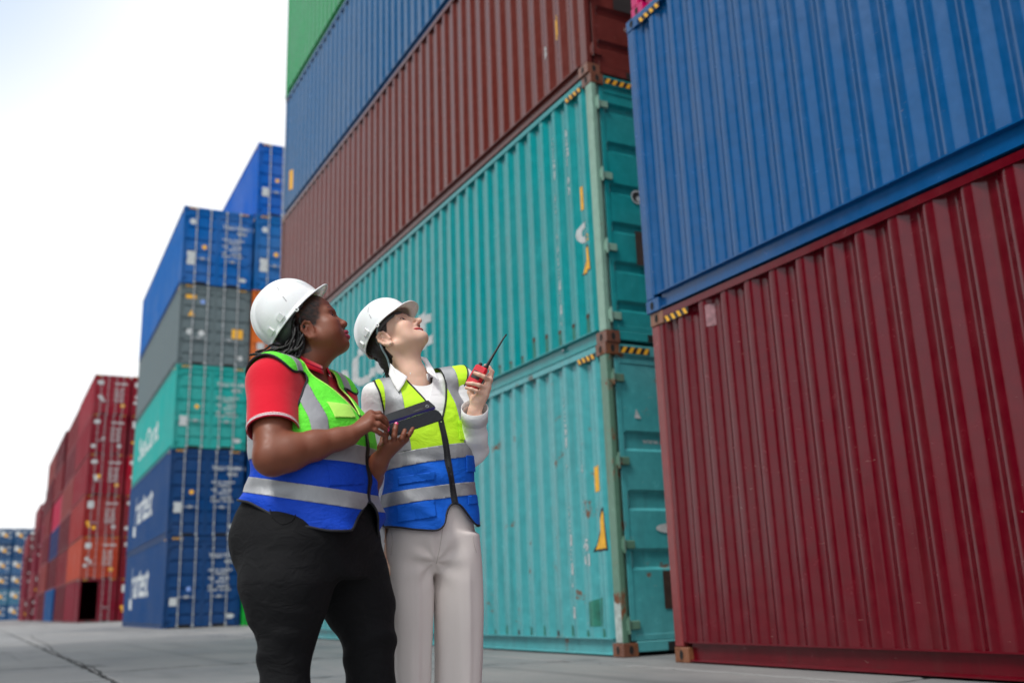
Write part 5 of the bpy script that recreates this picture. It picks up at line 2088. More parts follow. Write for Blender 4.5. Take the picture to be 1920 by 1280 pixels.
# vest
vf = Field()
vf.loft(T1.o, T1.l, T1.f, stat1(0.012))
for s_, e_ in ((shR, elR), (shL, elL)):
    vf.cap(neck1 - UPV * 0.030, s_ + UPV * 0.012, 0.068, 0.086, 0.035)
zb, zf, zz_ = z1(925), z1(1003), z1(955)
hem1 = lambda x, y: np.interp(y, [-0.25, -0.08, 0.06, 0.17], [zb, z1(945), z1(985), zf]) + 0.100 * (1 - sm(np.abs(x), 0.0, 0.115)) * (y > 0.08)
szR = shR[2]
def arm1(sx):
    def f(x, y, z):
        e = np.sqrt(((y + 0.030) / 0.105) ** 2 + ((z - (szR - 0.060)) / 0.140) ** 2) - 1
        return e * 0.1 + np.maximum(0, 0.120 - sx * x) * 1.5
    return f
zv1 = z1(778, 680, -0.15)
neckV1 = lambda x, y, z: np.where(y > -0.02, np.abs(x) - np.clip((z - zv1) * 0.62, -0.05, 0.098), 0.05)
nq = T1.inv(neck1)
neckB1 = lambda x, y, z: np.where(z > nq[2] - 0.10, np.sqrt(((x) / 0.098) ** 2 + ((y - nq[1]) / 0.085) ** 2) - 1, 0.2)
zl1 = z1(925, 620, -0.18); zu1 = z1(850, 690, -0.15)
bandL = lambda x, y, z: 0.0255 - np.abs(z - (zl1 - 0.19 * (y - 0.10)))
bandU = lambda x, y, z: 0.030 - np.abs(z - (zu1 - 0.08 * (y - 0.17)))
waist1 = lambda x, y: zu1 - 0.08 * (y - 0.17) - 0.020
def vstrip(sx):
    return lambda x, y, z: np.where(sx * x > 0, 0.020 - np.abs(sx * x - (0.172 - 0.028 * sm(z, z1(770), z1(685)))), -1)
fold_v1 = lambda q: 0.004 * snoise(q, 16, 2) + 0.0022 * snoise(q * [1, 1, 2.2], 34, 21) + waves(q, [((0.25, 0.35, 0.9), 75, 0.018, 0.4, lambda q: sm(z1(905) - q[:, 2], 0, 0.03)), ((-0.4, 0.5, 0.8), 60, 0.014, 1.7, lambda q: sm(z1(840) - q[:, 2], 0, 0.05)),
                                                                ((0.7, 0.6, 0.4), 55, 0.011, 2.9, lambda q: 1 + 0 * q[:, 2])])
pk = lambda x0, x1, za, zb_: [lambda x, y, z: np.minimum(x - x0, x1 - x), lambda x, y, z: np.minimum(z - za - 0.12 * (x - x0), zb_ - z), lambda x, y, z: y]
spec1 = dict(fold=fold_v1, cut=[lambda x, y, z: z - hem1(x, y), arm1(-1), arm1(1), neckV1, neckB1], waist=waist1, m_up=M['lime1'], m_lo=M['blue1'], m_tape=M['silver'],
             tapes=[('reflective_tape', [bandL], 0.002), ('reflective_tape', [bandU], 0.002),
                    ('reflective_tape', [vstrip(-1), lambda x, y, z: z - (zu1 + 0.03 - 0.08 * (y - 0.17))], 0.002), ('reflective_tape', [vstrip(1), lambda x, y, z: z - (zu1 + 0.03 - 0.08 * (y - 0.17))], 0.002)],
             extras=[('pocket_flap', pk(-0.130, -0.045, z1(786, 650, -.17), z1(756, 650, -.17)), 0.005, M['lime1s']), ('pocket', pk(-0.165, -0.035, z1(915, 650, -.17), z1(872, 650, -.17)), 0.003, M['blue1'])],
             zip_x=lambda z: 0.0 * z, neck_z=z1(730), neck_pipe=M['lime1s'])
v1o, _ = vest(person1, vf, T1, spec1)

# trousers
tr = Field()
tr.loft(T1.o, T1.l, T1.f, [(z1(1085), 0, cy1(575), .20, .19), (z1(1045), 0, cy1(572), .216, .206), (z1(1005), 0, cy1(572), .228, .220), (z1(960), 0, cy1(574), .219, .208), (z1(920), 0, cy1(579), .200, .188), (z1(890), 0, cy1(582), .205, .19)], k=0.03)
for sx in (-1, 1):
    tr.ell(T1(sx * 0.082, -0.100, z1(1012)), (0.118, 0.106, 0.122), T1.axes, 0.06)
tr.chain([hipR, S1(538, 1095, -0.105), S1(538, 1150, -0.11), knR_, S1(535, 1240, -0.105), S1(534, 1300, -0.10), anR], [0.146, 0.140, 0.106, 0.080, 0.070, 0.070, 0.070], 0.04)
tr.chain([hipL, S1(655, 1090, 0.10), S1(678, 1140, 0.10), knL_, S1(693, 1240, 0.09), S1(695, 1300, 0.10), anL], [0.140, 0.126, 0.105, 0.084, 0.074, 0.075, 0.075], 0.04)
Vt, Tt = tr.mesh(0.007, smooth=2)
qt = T1.inv(Vt)
zk1 = knR_[2]
ft = waves(qt, [((0.1, 0.35, 0.95), 120, 0.016, 0.3, lambda q: np.exp(-((q[:, 2] - zk1) / 0.07) ** 2)), ((0.2, -0.5, 0.85), 95, 0.013, 1.9, lambda q: np.exp(-((q[:, 2] - zk1 + 0.02) / 0.10) ** 2)),
                ((0.5, 0.5, 0.7), 60, 0.016, 0.9, lambda q: np.exp(-((q[:, 2] - z1(1075)) / 0.07) ** 2) * sm(q[:, 1], -0.02, 0.08))]) + 0.003 * snoise(qt, 14, 8)
Vt = Vt + normals(Vt, Tt) * ft[:, None]
Vt, Tt = clip_tris(Vt, Tt, Vt[:, 2] - 0.085)
tro = tri_object('trousers', Vt, Tt, M['trouser1'], person1)
# front pocket edge
c_ = [S1(505, 950, -0.30), S1(512, 972, -0.33), S1(530, 984, -0.34), S1(550, 976, -0.34), S1(557, 958, -0.33)]
import mathutils
from mathutils.bvhtree import BVHTree
bv = BVHTree.FromPolygons([tuple(v) for v in Vt], [tuple(int(i) for i in t) for t in Tt])
pe = []
for p in resample(np.array(c_), 0.006):
    hit = bv.ray_cast(Vector(CAMP), Vector(p - CAMP).normalized())
    if hit[0] is not None: pe.append(np.array(hit[0]) + np.array(hit[1]) * 0.0005)
if len(pe) > 4: tube_object('pocket_seam', [smooth_line(np.array(pe), 3)], 0.0022, M['trouser1'], tro)
for a_ in (anR, anL): shoe(person1, a_, f1 + S1.er * 0.3, M['shoe'])

# the tablet in its folded case
def slab(P4, n_off, th):
    P4 = [np.asarray(p) for p in P4]
    n = vnorm(np.cross(P4[1] - P4[0], P4[3] - P4[0])) * th
    mb = MB(); c = sum(P4) / 4
    rim = []
    for i in range(4):                                      # rounded corners
        a, b, d = P4[i], P4[(i - 1) % 4], P4[(i + 1) % 4]
        for t in range(4):
            u = t / 3
            p = a + vnorm(b - a) * 0.009 * (1 - u) ** 2 + vnorm(d - a) * 0.009 * u ** 2
            rim.append(p)
    m = len(rim)
    mb.add([p - n / 2 for p in rim] + [p + n / 2 for p in rim], [tuple(range(m)), tuple(range(2 * m - 1, m - 1, -1))], 0)
    mb.add([p - n / 2 for p in rim] + [p + n / 2 for p in rim], [(k, (k + 1) % m, m + (k + 1) % m, m + k) for k in range(m)], 1)
    return mb, n, c


tb_root = empty('tablet', tuple(S1(770, 790, -0.1200)))
tag(tb_root, 'dark tablet in a folded slate cover, held in both hands by the person in red', 'tablet')
mb_, n_, c_ = slab([S1(721, 795, -0.1520), S1(817, 764, -0.1520), S1(803, 752, -0.0350), S1(716, 782, -0.0350)], 0, 0.009)
tbo = adopt(link('case_back', mb_.mesh('case_back', [M['tablet'], M['tablet_edge']])), tb_root)
mb_, n_, c_ = slab([S1(724, 798, -0.1560), S1(818, 767, -0.1560), S1(831, 786, -0.1680), S1(733, 820, -0.1680)], 0, 0.006)
adopt(link('cover_flap', mb_.mesh('cover_flap', [M['tablet'], M['tablet']])), tb_root)
mb_, n_, c_ = slab([S1(818, 768, -0.1500), S1(826, 776, -0.1400), S1(831, 787, -0.1500), S1(824, 788, -0.1620)], 0, 0.005)
adopt(link('cover_fold', mb_.mesh('cover_fold', [M['tablet'], M['tablet']])), tb_root)
lens = [S1(801 + 3.0 * math.cos(k * math.pi / 8), 761.5 + 1.8 * math.sin(k * math.pi / 8), -0.1560) for k in range(17)]
adopt(tube_object('camera_ring', [lens], 0.0011, M['galv'], None), tb_root)
slot_ = [S1(775, 771.5, -0.1565), S1(794, 765, -0.1565)]
adopt(tube_object('speaker_slot', [slot_], 0.0013, M['strap_grey'], None), tb_root)

# ================================================================== second figure: white shirt, yellow-lime and blue vest, holding up a radio
S2 = Stage(808, 3.65)
PSI = math.radians(20)
f2 = S2.er * math.sin(PSI) - S2.ed * math.cos(PSI)
T2 = Frame(S2.base, f2, UPV)
person2 = empty('person', tuple(S2.base))
tag(person2, 'person in white shirt and pale trousers with a yellow and blue vest, raising a radio', 'person')
z2 = lambda py, px=808, d=-0.08: float(S2(px, py, d)[2])
cx2 = lambda px: (px - 808) / 512 / math.cos(PSI)
YAW2 = math.radians(23); TILT2 = math.radians(43)
hfw2 = S2.er * math.cos(YAW2) - S2.ed * math.sin(YAW2)
ROLL2 = vnorm(np.cross(UPV, hfw2))
hd2 = Frame((0, 0, 0), hfw2 * math.cos(TILT2) + UPV * math.sin(TILT2), -hfw2 * math.sin(TILT2) + UPV * math.cos(TILT2), 1.04)
hd2.o = S2(721, 637, -0.07) - hd2(-0.080, -0.016, -0.017)
neck2 = S2(775, 714, 0.01)
shR2, shL2 = S2(706, 748, -0.05), S2(864, 716, 0.05)
elR2, wrR2 = S2(711, 905, 0.02), S2(720, 1038, -0.02)
elL2, wrL2 = S2(889, 846, 0.02), S2(890, 768, -0.13)
P2 = dict(wide=0.91, jaw=0.84, cheek=0.95, eye=1.4, nose=0.011, nose_bridge=0.005, nose_w=0.92, lip_y=-0.001, lip_u=0.0054, lip_l=0.0060, corner_y=0.0780, mouth_w=0.0385, low_cheek=0.55, mouth_up=0.0100, open=0.0120, ear_z=-0.015, chin=0.002, chin_z=0.007,
          blush=0.45, blush_c=(0.70, 0.30, 0.22), lip_c=(0.58, 0.07, 0.08), brow=0.85, brow_up=0.001)
body = Field()
add_head(body, hd2, P2)
body.cap(hd2(0, -0.024, -0.055), neck2 - UPV * 0.01, 0.045, 0.049, 0.025)
body.cap(hd2(0, 0.022, -0.075), neck2 + T2.f * 0.020, 0.028, 0.036, 0.03)
for sx in (-1, 1):                                                        # neck muscles and collar bones
    body.cap(hd2(sx * 0.052, -0.030, -0.040), neck2 + T2.f * 0.042 + T2.l * sx * 0.016 - UPV * 0.02, 0.013, 0.010, 0.02)
body.cap(neck2, neck2 - UPV * 0.08, 0.056, 0.085, 0.04)
Vh, Th = body.mesh(0.0024, lo=hd2.o - [0.16, 0.16, 0.24], hi=hd2.o + [0.16, 0.16, 0.15])
hl2 = lambda q: sm(q[:, 2] - (0.074 - 1.1 * np.clip(0.072 - q[:, 1], 0, 0.062)), -0.004, 0.004) * (q[:, 2] > -0.012) * sm(q[:, 1], -0.01, 0.012) * (np.abs(q[:, 0]) < 0.082) + sm(-q[:, 1], 0.036, 0.042) * (q[:, 2] > -0.075) * (np.abs(q[:, 0]) < 0.073)
SK2 = (0.76, 0.49, 0.37)
Ch = face_colors(Vh, None, hd2, P2, SK2, (0.020, 0.012, 0.010), hl2)
arms = Field()
limb(arms, shR2, elR2, wrR2, (0.040, 0.034, 0.034, 0.029, 0.024))
limb(arms, shL2, elL2, wrL2, (0.040, 0.034, 0.034, 0.029, 0.025))
# raised hand wrapped round the radio
RD = -0.150
knL2 = [S2(919, 704, RD + 0.02), S2(918, 712, RD), S2(914, 728, RD), S2(910, 741, RD + 0.005)]
fgL2 = [[knL2[0], S2(923, 697, RD + 0.02), S2(917, 689, RD + 0.022), S2(910, 685, RD + 0.022)],
        [knL2[1], S2(907, 706, RD - 0.030), S2(898, 702, RD - 0.034), S2(890, 699, RD - 0.030)],
        [knL2[2], S2(898, 722, RD - 0.030), S2(886, 719, RD - 0.034), S2(876, 718, RD - 0.030)],
        [knL2[3], S2(894, 733, RD - 0.028), S2(884, 729, RD - 0.032), S2(874, 727, RD - 0.028)]]
hand(arms, wrL2, knL2, fgL2, [S2(888, 754, RD + 0.015), S2(882, 735, RD + 0.02), S2(883, 715, RD + 0.022), S2(889, 700, RD + 0.022)], 0.0082, 0.016)
arms.cap(S2(893, 752, RD + 0.005), S2(906, 732, RD + 0.004), 0.019, 0.017, 0.012)
# hanging hand
wd = vnorm(wrR2 - elR2)
for i_ in range(1):
    kn = [wrR2 + wd * 0.075 + S2.ed * (-0.022 + 0.015 * j) + S2.er * 0.004 for j in range(4)]
    fg = [[k_, k_ + wd * 0.030 + S2.er * 0.008, k_ + wd * 0.050 + S2.er * 0.020, k_ + wd * 0.056 + S2.er * 0.034] for k_ in kn]
    hand(arms, wrR2, kn, fg, [wrR2 + wd * 0.02 - S2.ed * 0.02, wrR2 + wd * 0.05 - S2.ed * 0.035 + S2.er * 0.012, wrR2 + wd * 0.075 - S2.ed * 0.035 + S2.er * 0.02], 0.0080, 0.013)
Va, Ta = arms.mesh(0.0026, smooth=1)
Ca = np.tile(np.array(SK2), (len(Va), 1)) * (1 + 0.05 * snoise(Va, 40, 4)[:, None])
for fg_ in fgL2 + fg:
    for j, rr, cc in ((fg_[1], 0.008, (0.60, 0.24, 0.18)), (fg_[3], 0.010, (0.66, 0.26, 0.20)), (fg_[0], 0.010, (0.60, 0.26, 0.20))):
        m_ = (0.55 * np.exp(-((Va - j) ** 2).sum(1) / rr ** 2))[:, None]
        Ca = Ca * (1 - m_) + np.array(cc) * m_
def stat2(g=0.0):
    return [(z2(1000), cx2(811), 0, .172 + g, .130 + g), (z2(940), cx2(809), 0, .165 + g, .126 + g), (z2(900), cx2(808), 0, .156 + g, .118 + g), (z2(860), cx2(808), 0, .150 + g, .114 + g),
            (z2(820), cx2(806), 0, .156 + g, .118 + g), (z2(785), cx2(802), 0, .160 + g, .116 + g), (z2(755), cx2(796), 0, .160 + g, .104 + g), (z2(732), cx2(790), -0.01, .150 + g, .086 + g), (z2(712), cx2(782), -0.015, .105 + g, .066 + g)]
core = Field()
core.loft(T2.o, T2.l, T2.f, stat2(-0.03))
hpR, kR, aR = S2(766, 1010, -0.02), S2(770, 1150, -0.03), S2(771, 1378, -0.02)
hpL, kL, aL = S2(852, 1005, 0.02), S2(858, 1150, 0.0), S2(857, 1378, 0.01)
for a, b, c in ((hpR, kR, aR), (hpL, kL, aL)):
    core.cap(a, b, 0.065, 0.045, 0.03); core.cap(b, c, 0.045, 0.035, 0.02)
core.cap(neck2 - UPV * 0.06, neck2, 0.05, 0.05, 0.03)
Vc, Tc = core.mesh(0.012, smooth=1)
o1 = len(Vh); o2 = o1 + len(Va)
tri_object('body', np.vstack([Vh, Va, Vc]), np.vstack([Th, Ta + o1, Tc + o2]), M['skin2'], person2, np.vstack([Ch, Ca, np.tile(np.array(SK2), (len(Vc), 1))]))
gz2 = vnorm(hfw2 * 0.75 + UPV * 0.66 - S2.ed * 0.40)
for sx in (-1, 1):
    ball('eye', hd2(sx * 0.0325, 0.0705, 0.008), 0.0130, [M['eye_white'], M['iris']], person2, gz2)
# teeth behind the smile
mb = MB(); vs = []
_u, _l, _m, _a, _b, _c = mouth(P2)
for j in (0, 1):
    for i in range(13):
        k_ = i + 1
        vs.append(hd2(_m[k_, 0] * 0.95, _m[k_, 1] - 0.0022, _m[k_, 2] + (0.0080 if j == 0 else -0.0036)))
mb.add(vs, [(i, i + 1, 13 + i + 1, 13 + i) for i in range(12)])
adopt(link('teeth', mb.mesh('teeth', [M['teeth']], smooth=True, fix=False)), person2)
# earring
ball('earring', hd2(-0.084, -0.010, -0.046), 0.0026, [M['galv']], person2)

# hair: smooth and tied low at the nape
hf_ = Field()
hf_.ell(hd2(0, -0.010, 0.043), (0.079, 0.099, 0.082), hd2.axes, 0.01)
hf_.ell(hd2(0, -0.060, -0.020), (0.062, 0.040, 0.055), hd2.axes, 0.03)
hf_.cap(hd2(0, -0.085, -0.045), S2(733, 690, 0.05), 0.026, 0.024, 0.02)
hf_.cap(S2(733, 690, 0.05), S2(727, 722, 0.08), 0.022, 0.010, 0.02)
Vq, Tq = hf_.mesh(0.004, smooth=2)
q = hd2.inv(Vq)
Vq = Vq + normals(Vq, Tq) * (0.0005 * np.sin(q[:, 2] * 300 + q[:, 1] * 500 + 2 * snoise(q, 40, 3)))[:, None]
fh = lambda q: np.where(q[:, 2] > -0.002, (0.046 - 0.75 * np.clip(q[:, 2], 0, 0.09) * 0 - q[:, 1]) , (-0.024 - q[:, 1]))
Vq, Tq = clip_tris(Vq, Tq, 0.034 - q[:, 1] - 0.75 * np.clip(0.03 - q[:, 2], 0, 0.03) - 2.5 * np.clip(-0.010 - q[:, 2], 0, 0.020) + 0.30 * np.clip(q[:, 2] - 0.03, 0, 0.05))
tri_object('hair', Vq, Tq, M['hair2'], person2)
# a few stray wisps
for k in range(7):
    a = S2(rl.uniform(730, 738), rl.uniform(672, 700), 0.03)
    b = a + S2.er * rl.uniform(-0.03, -0.005) - UPV * rl.uniform(0.03, 0.07)
    c = b + S2.er * rl.uniform(-0.02, 0.01) - UPV * rl.uniform(0.01, 0.03)
    tube_object('hair_wisp', [smooth_line(resample(np.array([a, b, c]), 0.006), 2)], 0.0011, M['hair2'], person2, 4)

hax2 = S2(775, 572, -0.05) - S2(697, 664, 0.04)
hax2 = vnorm(hfw2 * math.cos(math.radians(47)) + UPV * math.sin(math.radians(47)))
make_helmet(Frame(S2(728, 623, 0.008), hax2, vnorm(np.cross(hax2, np.cross(UPV, hax2))), 0.90), person2, vents=True)
# chin strap lying behind the ear
st_ = [hd2(-0.082, 0.020, 0.055), hd2(-0.086, -0.012, 0.030), hd2(-0.080, -0.045, -0.030), S2(727, 672, -0.03), S2(731, 690, -0.03)]
P_ = smooth_line(resample(np.array(st_), 0.008), 3)
ribbon('chin_strap', P_, np.tile(-S2.ed, (len(P_), 1)), 0.007, M['strap_clear'], person2)

# shirt
sh = Field()
sh.loft(T2.o, T2.l, T2.f, stat2(-0.006))
sh.cap(neck2 - UPV * 0.035, shR2, 0.046, 0.052, 0.03); sh.cap(neck2 - UPV * 0.035, shL2, 0.046, 0.052, 0.03)
sh.chain([shR2, elR2, S2(717, 985, 0.0), wrR2 - wd * 0.01], [0.058, 0.050, 0.042, 0.034], 0.025)
sh.chain([shL2, shL2 + (elL2 - shL2) * 0.5, elL2], [0.056, 0.048, 0.048], 0.025)
fa = wrL2 - elL2
sh.chain([elL2, elL2 + fa * 0.35, elL2 + fa * 0.72, elL2 + fa * 0.98], [0.048, 0.047, 0.041, 0.045], 0.02)
Vs, Ts = sh.mesh(0.005, smooth=2)
qs = T2.inv(Vs)
elq = T2.inv(elL2)
ms = lambda q: np.exp(-((q - elq) ** 2).sum(1) / 0.10 ** 2)
Vs = Vs + normals(Vs, Ts) * (waves(qs, [((0.5, 0.3, 0.8), 110, 0.018, 0.6, ms), ((-0.6, 0.4, 0.7), 85, 0.018, 1.8, ms), ((0.3, 0.3, 0.9), 70, 0.014, 2.6, lambda q: sm(-q[:, 0], 0.12, 0.17))]) + 0.002 * snoise(qs, 30, 3))[:, None]
fau = vnorm(fa)
fLs = np.where((np.linalg.norm(np.cross(Vs - elL2, fau), axis=1) < 0.075) & ((Vs - elL2) @ fau > 0.05), 0.96 * np.linalg.norm(fa) - (Vs - elL2) @ fau, 0.05)
Vs, Ts = clip_tris(Vs, Ts, fLs)
fRs = np.where(T2.inv(Vs)[:, 0] < -0.10, (wrR2[2] + 0.008) * -1 + Vs[:, 2], 0.05)
Vs, Ts = clip_tris(Vs, Ts, fRs)
qs = T2.inv(Vs); nk2 = T2.inv(neck2)
Vs, Ts = clip_tris(Vs, Ts, np.where(qs[:, 2] > nk2[2] - 0.09, np.sqrt(((qs[:, 0] - nk2[0]) / 0.062) ** 2 + ((qs[:, 1] - nk2[1]) / 0.070) ** 2) - 1, 0.2))
qs = T2.inv(Vs)
zo2 = z2(770, 800, -0.1)
Vs, Ts = clip_tris(Vs, Ts, np.where((qs[:, 1] > 0.02), np.abs(qs[:, 0] - nk2[0]) - np.clip((qs[:, 2] - zo2) * 0.42, -0.05, 0.07), 0.05))
Vs, Ts = clip_tris(Vs, Ts, np.where(np.abs(T2.inv(Vs)[:, 0]) < 0.17, Vs[:, 2] - z2(925), np.where(T2.inv(Vs)[:, 0] < 0, 0.1, Vs[:, 2] - z2(925))))
so_ = tri_object('shirt', Vs, Ts, M['shirt2'], person2, thick=0.0012)
# white tee in the open neck
te = Field(); te.loft(T2.o, T2.l, T2.f, [r for r in stat2(-0.014) if r[0] > z2(830)])
te.cap(neck2 - UPV * 0.045, shR2, 0.04, 0.042, 0.03); te.cap(neck2 - UPV * 0.045, shL2, 0.04, 0.042, 0.03)
Vt, Tt = te.mesh(0.006, smooth=2)
qt = T2.inv(Vt)
Vt, Tt = clip_tris(Vt, Tt, np.sqrt(((qt[:, 0] - nk2[0]) / 0.070) ** 2 + ((qt[:, 1] - nk2[1]) / 0.11) ** 2 + ((qt[:, 2] - nk2[2]) / 0.050) ** 2) - 1)
tri_object('undershirt', Vt, Tt, M['tee2'], person2)
# shirt collar leaves
def leaf(name, pts, nrm, parent, mat, thick=0.002, curl=0.0):
    """a cloth leaf from a boundary polygon, gently domed"""
    P = np.array(pts); n = len(P)
    c = P.mean(0) + vnorm(nrm) * curl
    mb = MB(); ring = [P]
    rows = 4
    vs = []
    for r_ in range(rows):
        u = r_ / rows
        vs += list(P * (1 - u) + c * u)
    vs.append(c)
    fs = []
    for r_ in range(rows - 1):
        for i in range(n):
            fs.append((r_ * n + i, r_ * n + (i + 1) % n, (r_ + 1) * n + (i + 1) % n, (r_ + 1) * n + i))
    for i in range(n): fs.append(((rows - 1) * n + i, (rows - 1) * n + (i + 1) % n, rows * n))
    mb.add(vs, fs)
    o = link(name, mb.mesh(name, [mat], smooth=True))
    so = o.modifiers.new('thickness', 'SOLIDIFY'); so.thickness = thick; so.offset = 0
    return adopt(o, parent)
def densify(P, m=5):
    P = [np.asarray(p) for p in P]; out = []
    for i in range(len(P)):
        for k in range(m): out.append(P[i] + (P[(i + 1) % len(P)] - P[i]) * k / m)
    return out
leaf('collar_leaf', densify([S2(732, 681, -0.045), S2(740, 690, -0.078), S2(764, 706, -0.105), S2(757, 720, -0.128), S2(747, 735, -0.135), S2(738, 720, -0.118), S2(729, 702, -0.075)]), -S2.ed, so_, M['shirt2'], curl=0.006)
leaf('collar_leaf', densify([S2(786, 668, 0.055), S2(796, 680, 0.02), S2(801, 697, -0.055), S2(812, 705, -0.085), S2(823, 713, -0.085), S2(813, 692, -0.03), S2(800, 671, 0.045)]), -S2.ed, so_, M['shirt2'], curl=0.006)
# collar stand round the nape
cr = []
for k in range(30):
    a = 0.55 + (2 * math.pi - 1.1) * k / 29
    cr.append(neck2 + (T2.l * math.sin(a) * 0.066 + T2.f * math.cos(a) * 0.070) + UPV * (0.016 - 0.022 * math.cos(a)))
ribbon('collar_stand', cr, [vnorm(p - neck2 - UPV * (p - neck2)[2]) for p in cr], 0.040, M['shirt2'], so_)
# cuff of the raised arm
cu = []
nA = vnorm(np.cross(fau, UPV)); nB = np.cross(fau, nA)
for k in range(33):
    a = 2 * math.pi * k / 32
    cu.append(elL2 + fa * 0.90 + (nA * math.cos(a) + nB * math.sin(a)) * 0.047)
ribbon('cuff', cu, [vnorm(p - elL2 - fa * 0.90) for p in cu], 0.060, M['shirt2'], so_, 0.002)
pb = [S2(800 + 1.2 * k / 3, 735 + 9 * k, -0.13) for k in range(3)]

# vest
vf = Field()
vf.loft(T2.o, T2.l, T2.f, stat2(0.013))
vf.cap(neck2 - UPV * 0.028, shR2 + UPV * 0.004, 0.056, 0.066, 0.03); vf.cap(neck2 - UPV * 0.028, shL2 + UPV * 0.004, 0.056, 0.066, 0.03)
zm2 = z2(830)
xc2 = lambda z: -0.165 * (z - zm2) + 0.012
hem2 = lambda x, y, z: np.interp(x, [-0.2, -0.10, -0.03, 0.06, 0.16], [z2(982), z2(994), z2(997), z2(994), z2(984)]) + 0.095 * (1 - sm(np.abs(x - xc2(z)), 0.006, 0.085)) * (y > 0.02) + (y < 0) * 0.02
def arm2(sx, j):
    jq = T2.inv(j)
    def f(x, y, z):
        e = np.sqrt(((y - jq[1]) / 0.082) ** 2 + ((z - (jq[2] - 0.045)) / 0.115) ** 2) - 1
        return e * 0.1 + np.maximum(0, (abs(jq[0]) - (-0.010 if sx < 0 else -0.010)) - sx * x) * 1.5
    return f
zv2 = z2(792, 815, -0.15)
neckV2 = lambda x, y, z: np.where(y > -0.01, np.abs(x - xc2(z)) - np.clip((z - zv2) * 0.48, -0.05, 0.080), 0.05)
neckB2 = lambda x, y, z: np.where(z > nk2[2] - 0.085, np.sqrt(((x - nk2[0]) / 0.082) ** 2 + ((y - nk2[1]) / 0.080) ** 2) - 1, 0.2)
zl2 = z2(921, 820, -0.13); zu2 = z2(848, 815, -0.13)
bandL2 = lambda x, y, z: 0.0240 - np.abs(z - (zl2 + 0.13 * x))
bandU2 = lambda x, y, z: 0.0265 - np.abs(z - (zu2 + 0.16 * x))
waist2 = lambda x, y: zu2 + 0.16 * x - 0.015
def vstrip2(sx):
    return lambda x, y, z: np.where(sx * (x - xc2(z)) > 0, 0.027 - np.abs(sx * (x - xc2(z)) - ((0.112 if sx > 0 else 0.150) - 0.010 * sm(z, z2(780), z2(700)))), -1)
fold_v2 = lambda q: 0.003 * snoise(q, 18, 12) + waves(q, [((0.35, 0.2, 0.9), 70, 0.018, 0.7, lambda q: sm(z2(850) - q[:, 2], 0, 0.04) * sm(xc2(q[:, 2]) - q[:, 0], -0.01, 0.04)),
                                                           ((-0.5, 0.2, 0.85), 60, 0.013, 1.3, lambda q: sm(z2(850) - q[:, 2], 0, 0.04)), ((0.8, 0.3, 0.5), 50, 0.012, 2.4, lambda q: 1 + 0 * q[:, 0])])
pk2 = lambda x0, x1, za, zb_: [lambda x, y, z: np.minimum(x - x0, x1 - x), lambda x, y, z: np.minimum(z - za - 0.14 * x, zb_ + 0.14 * x - z), lambda x, y, z: y]
spec2 = dict(fold=fold_v2, cut=[lambda x, y, z: z - hem2(x, y, z), arm2(-1, shR2), arm2(1, shL2), neckV2, neckB2], waist=waist2, m_up=M['lime2'], m_lo=M['blue2'], m_tape=M['silver'],
             tapes=[('reflective_tape', [bandL2], 0.002), ('reflective_tape', [bandU2], 0.002)] +
                   [('reflective_tape', [vstrip2(sx), lambda x, y, z: z - (zu2 + 0.16 * x + 0.027)], 0.002) for sx in (-1, 1)],
             extras=[('pocket', pk2(0.105, 0.158, z2(955), z2(938)), 0.004, M['blue2']), ('pocket_flap', pk2(0.100, 0.160, z2(893), z2(862)), 0.005, M['blue2']),
                     ('pocket', pk2(-0.150, -0.030, z2(969), z2(938)), 0.004, M['blue2']), ('pocket', pk2(-0.145, -0.030, z2(900), z2(885)), 0.004, M['blue2']),
                     ('badge_pocket', pk2(0.075, 0.150, z2(832), z2(794)), 0.004, M['lime2'])],
             zip_x=xc2, pipe=0.0036, neck_z=z2(745))
v2o, _ = vest(person2, vf, T2, spec2)

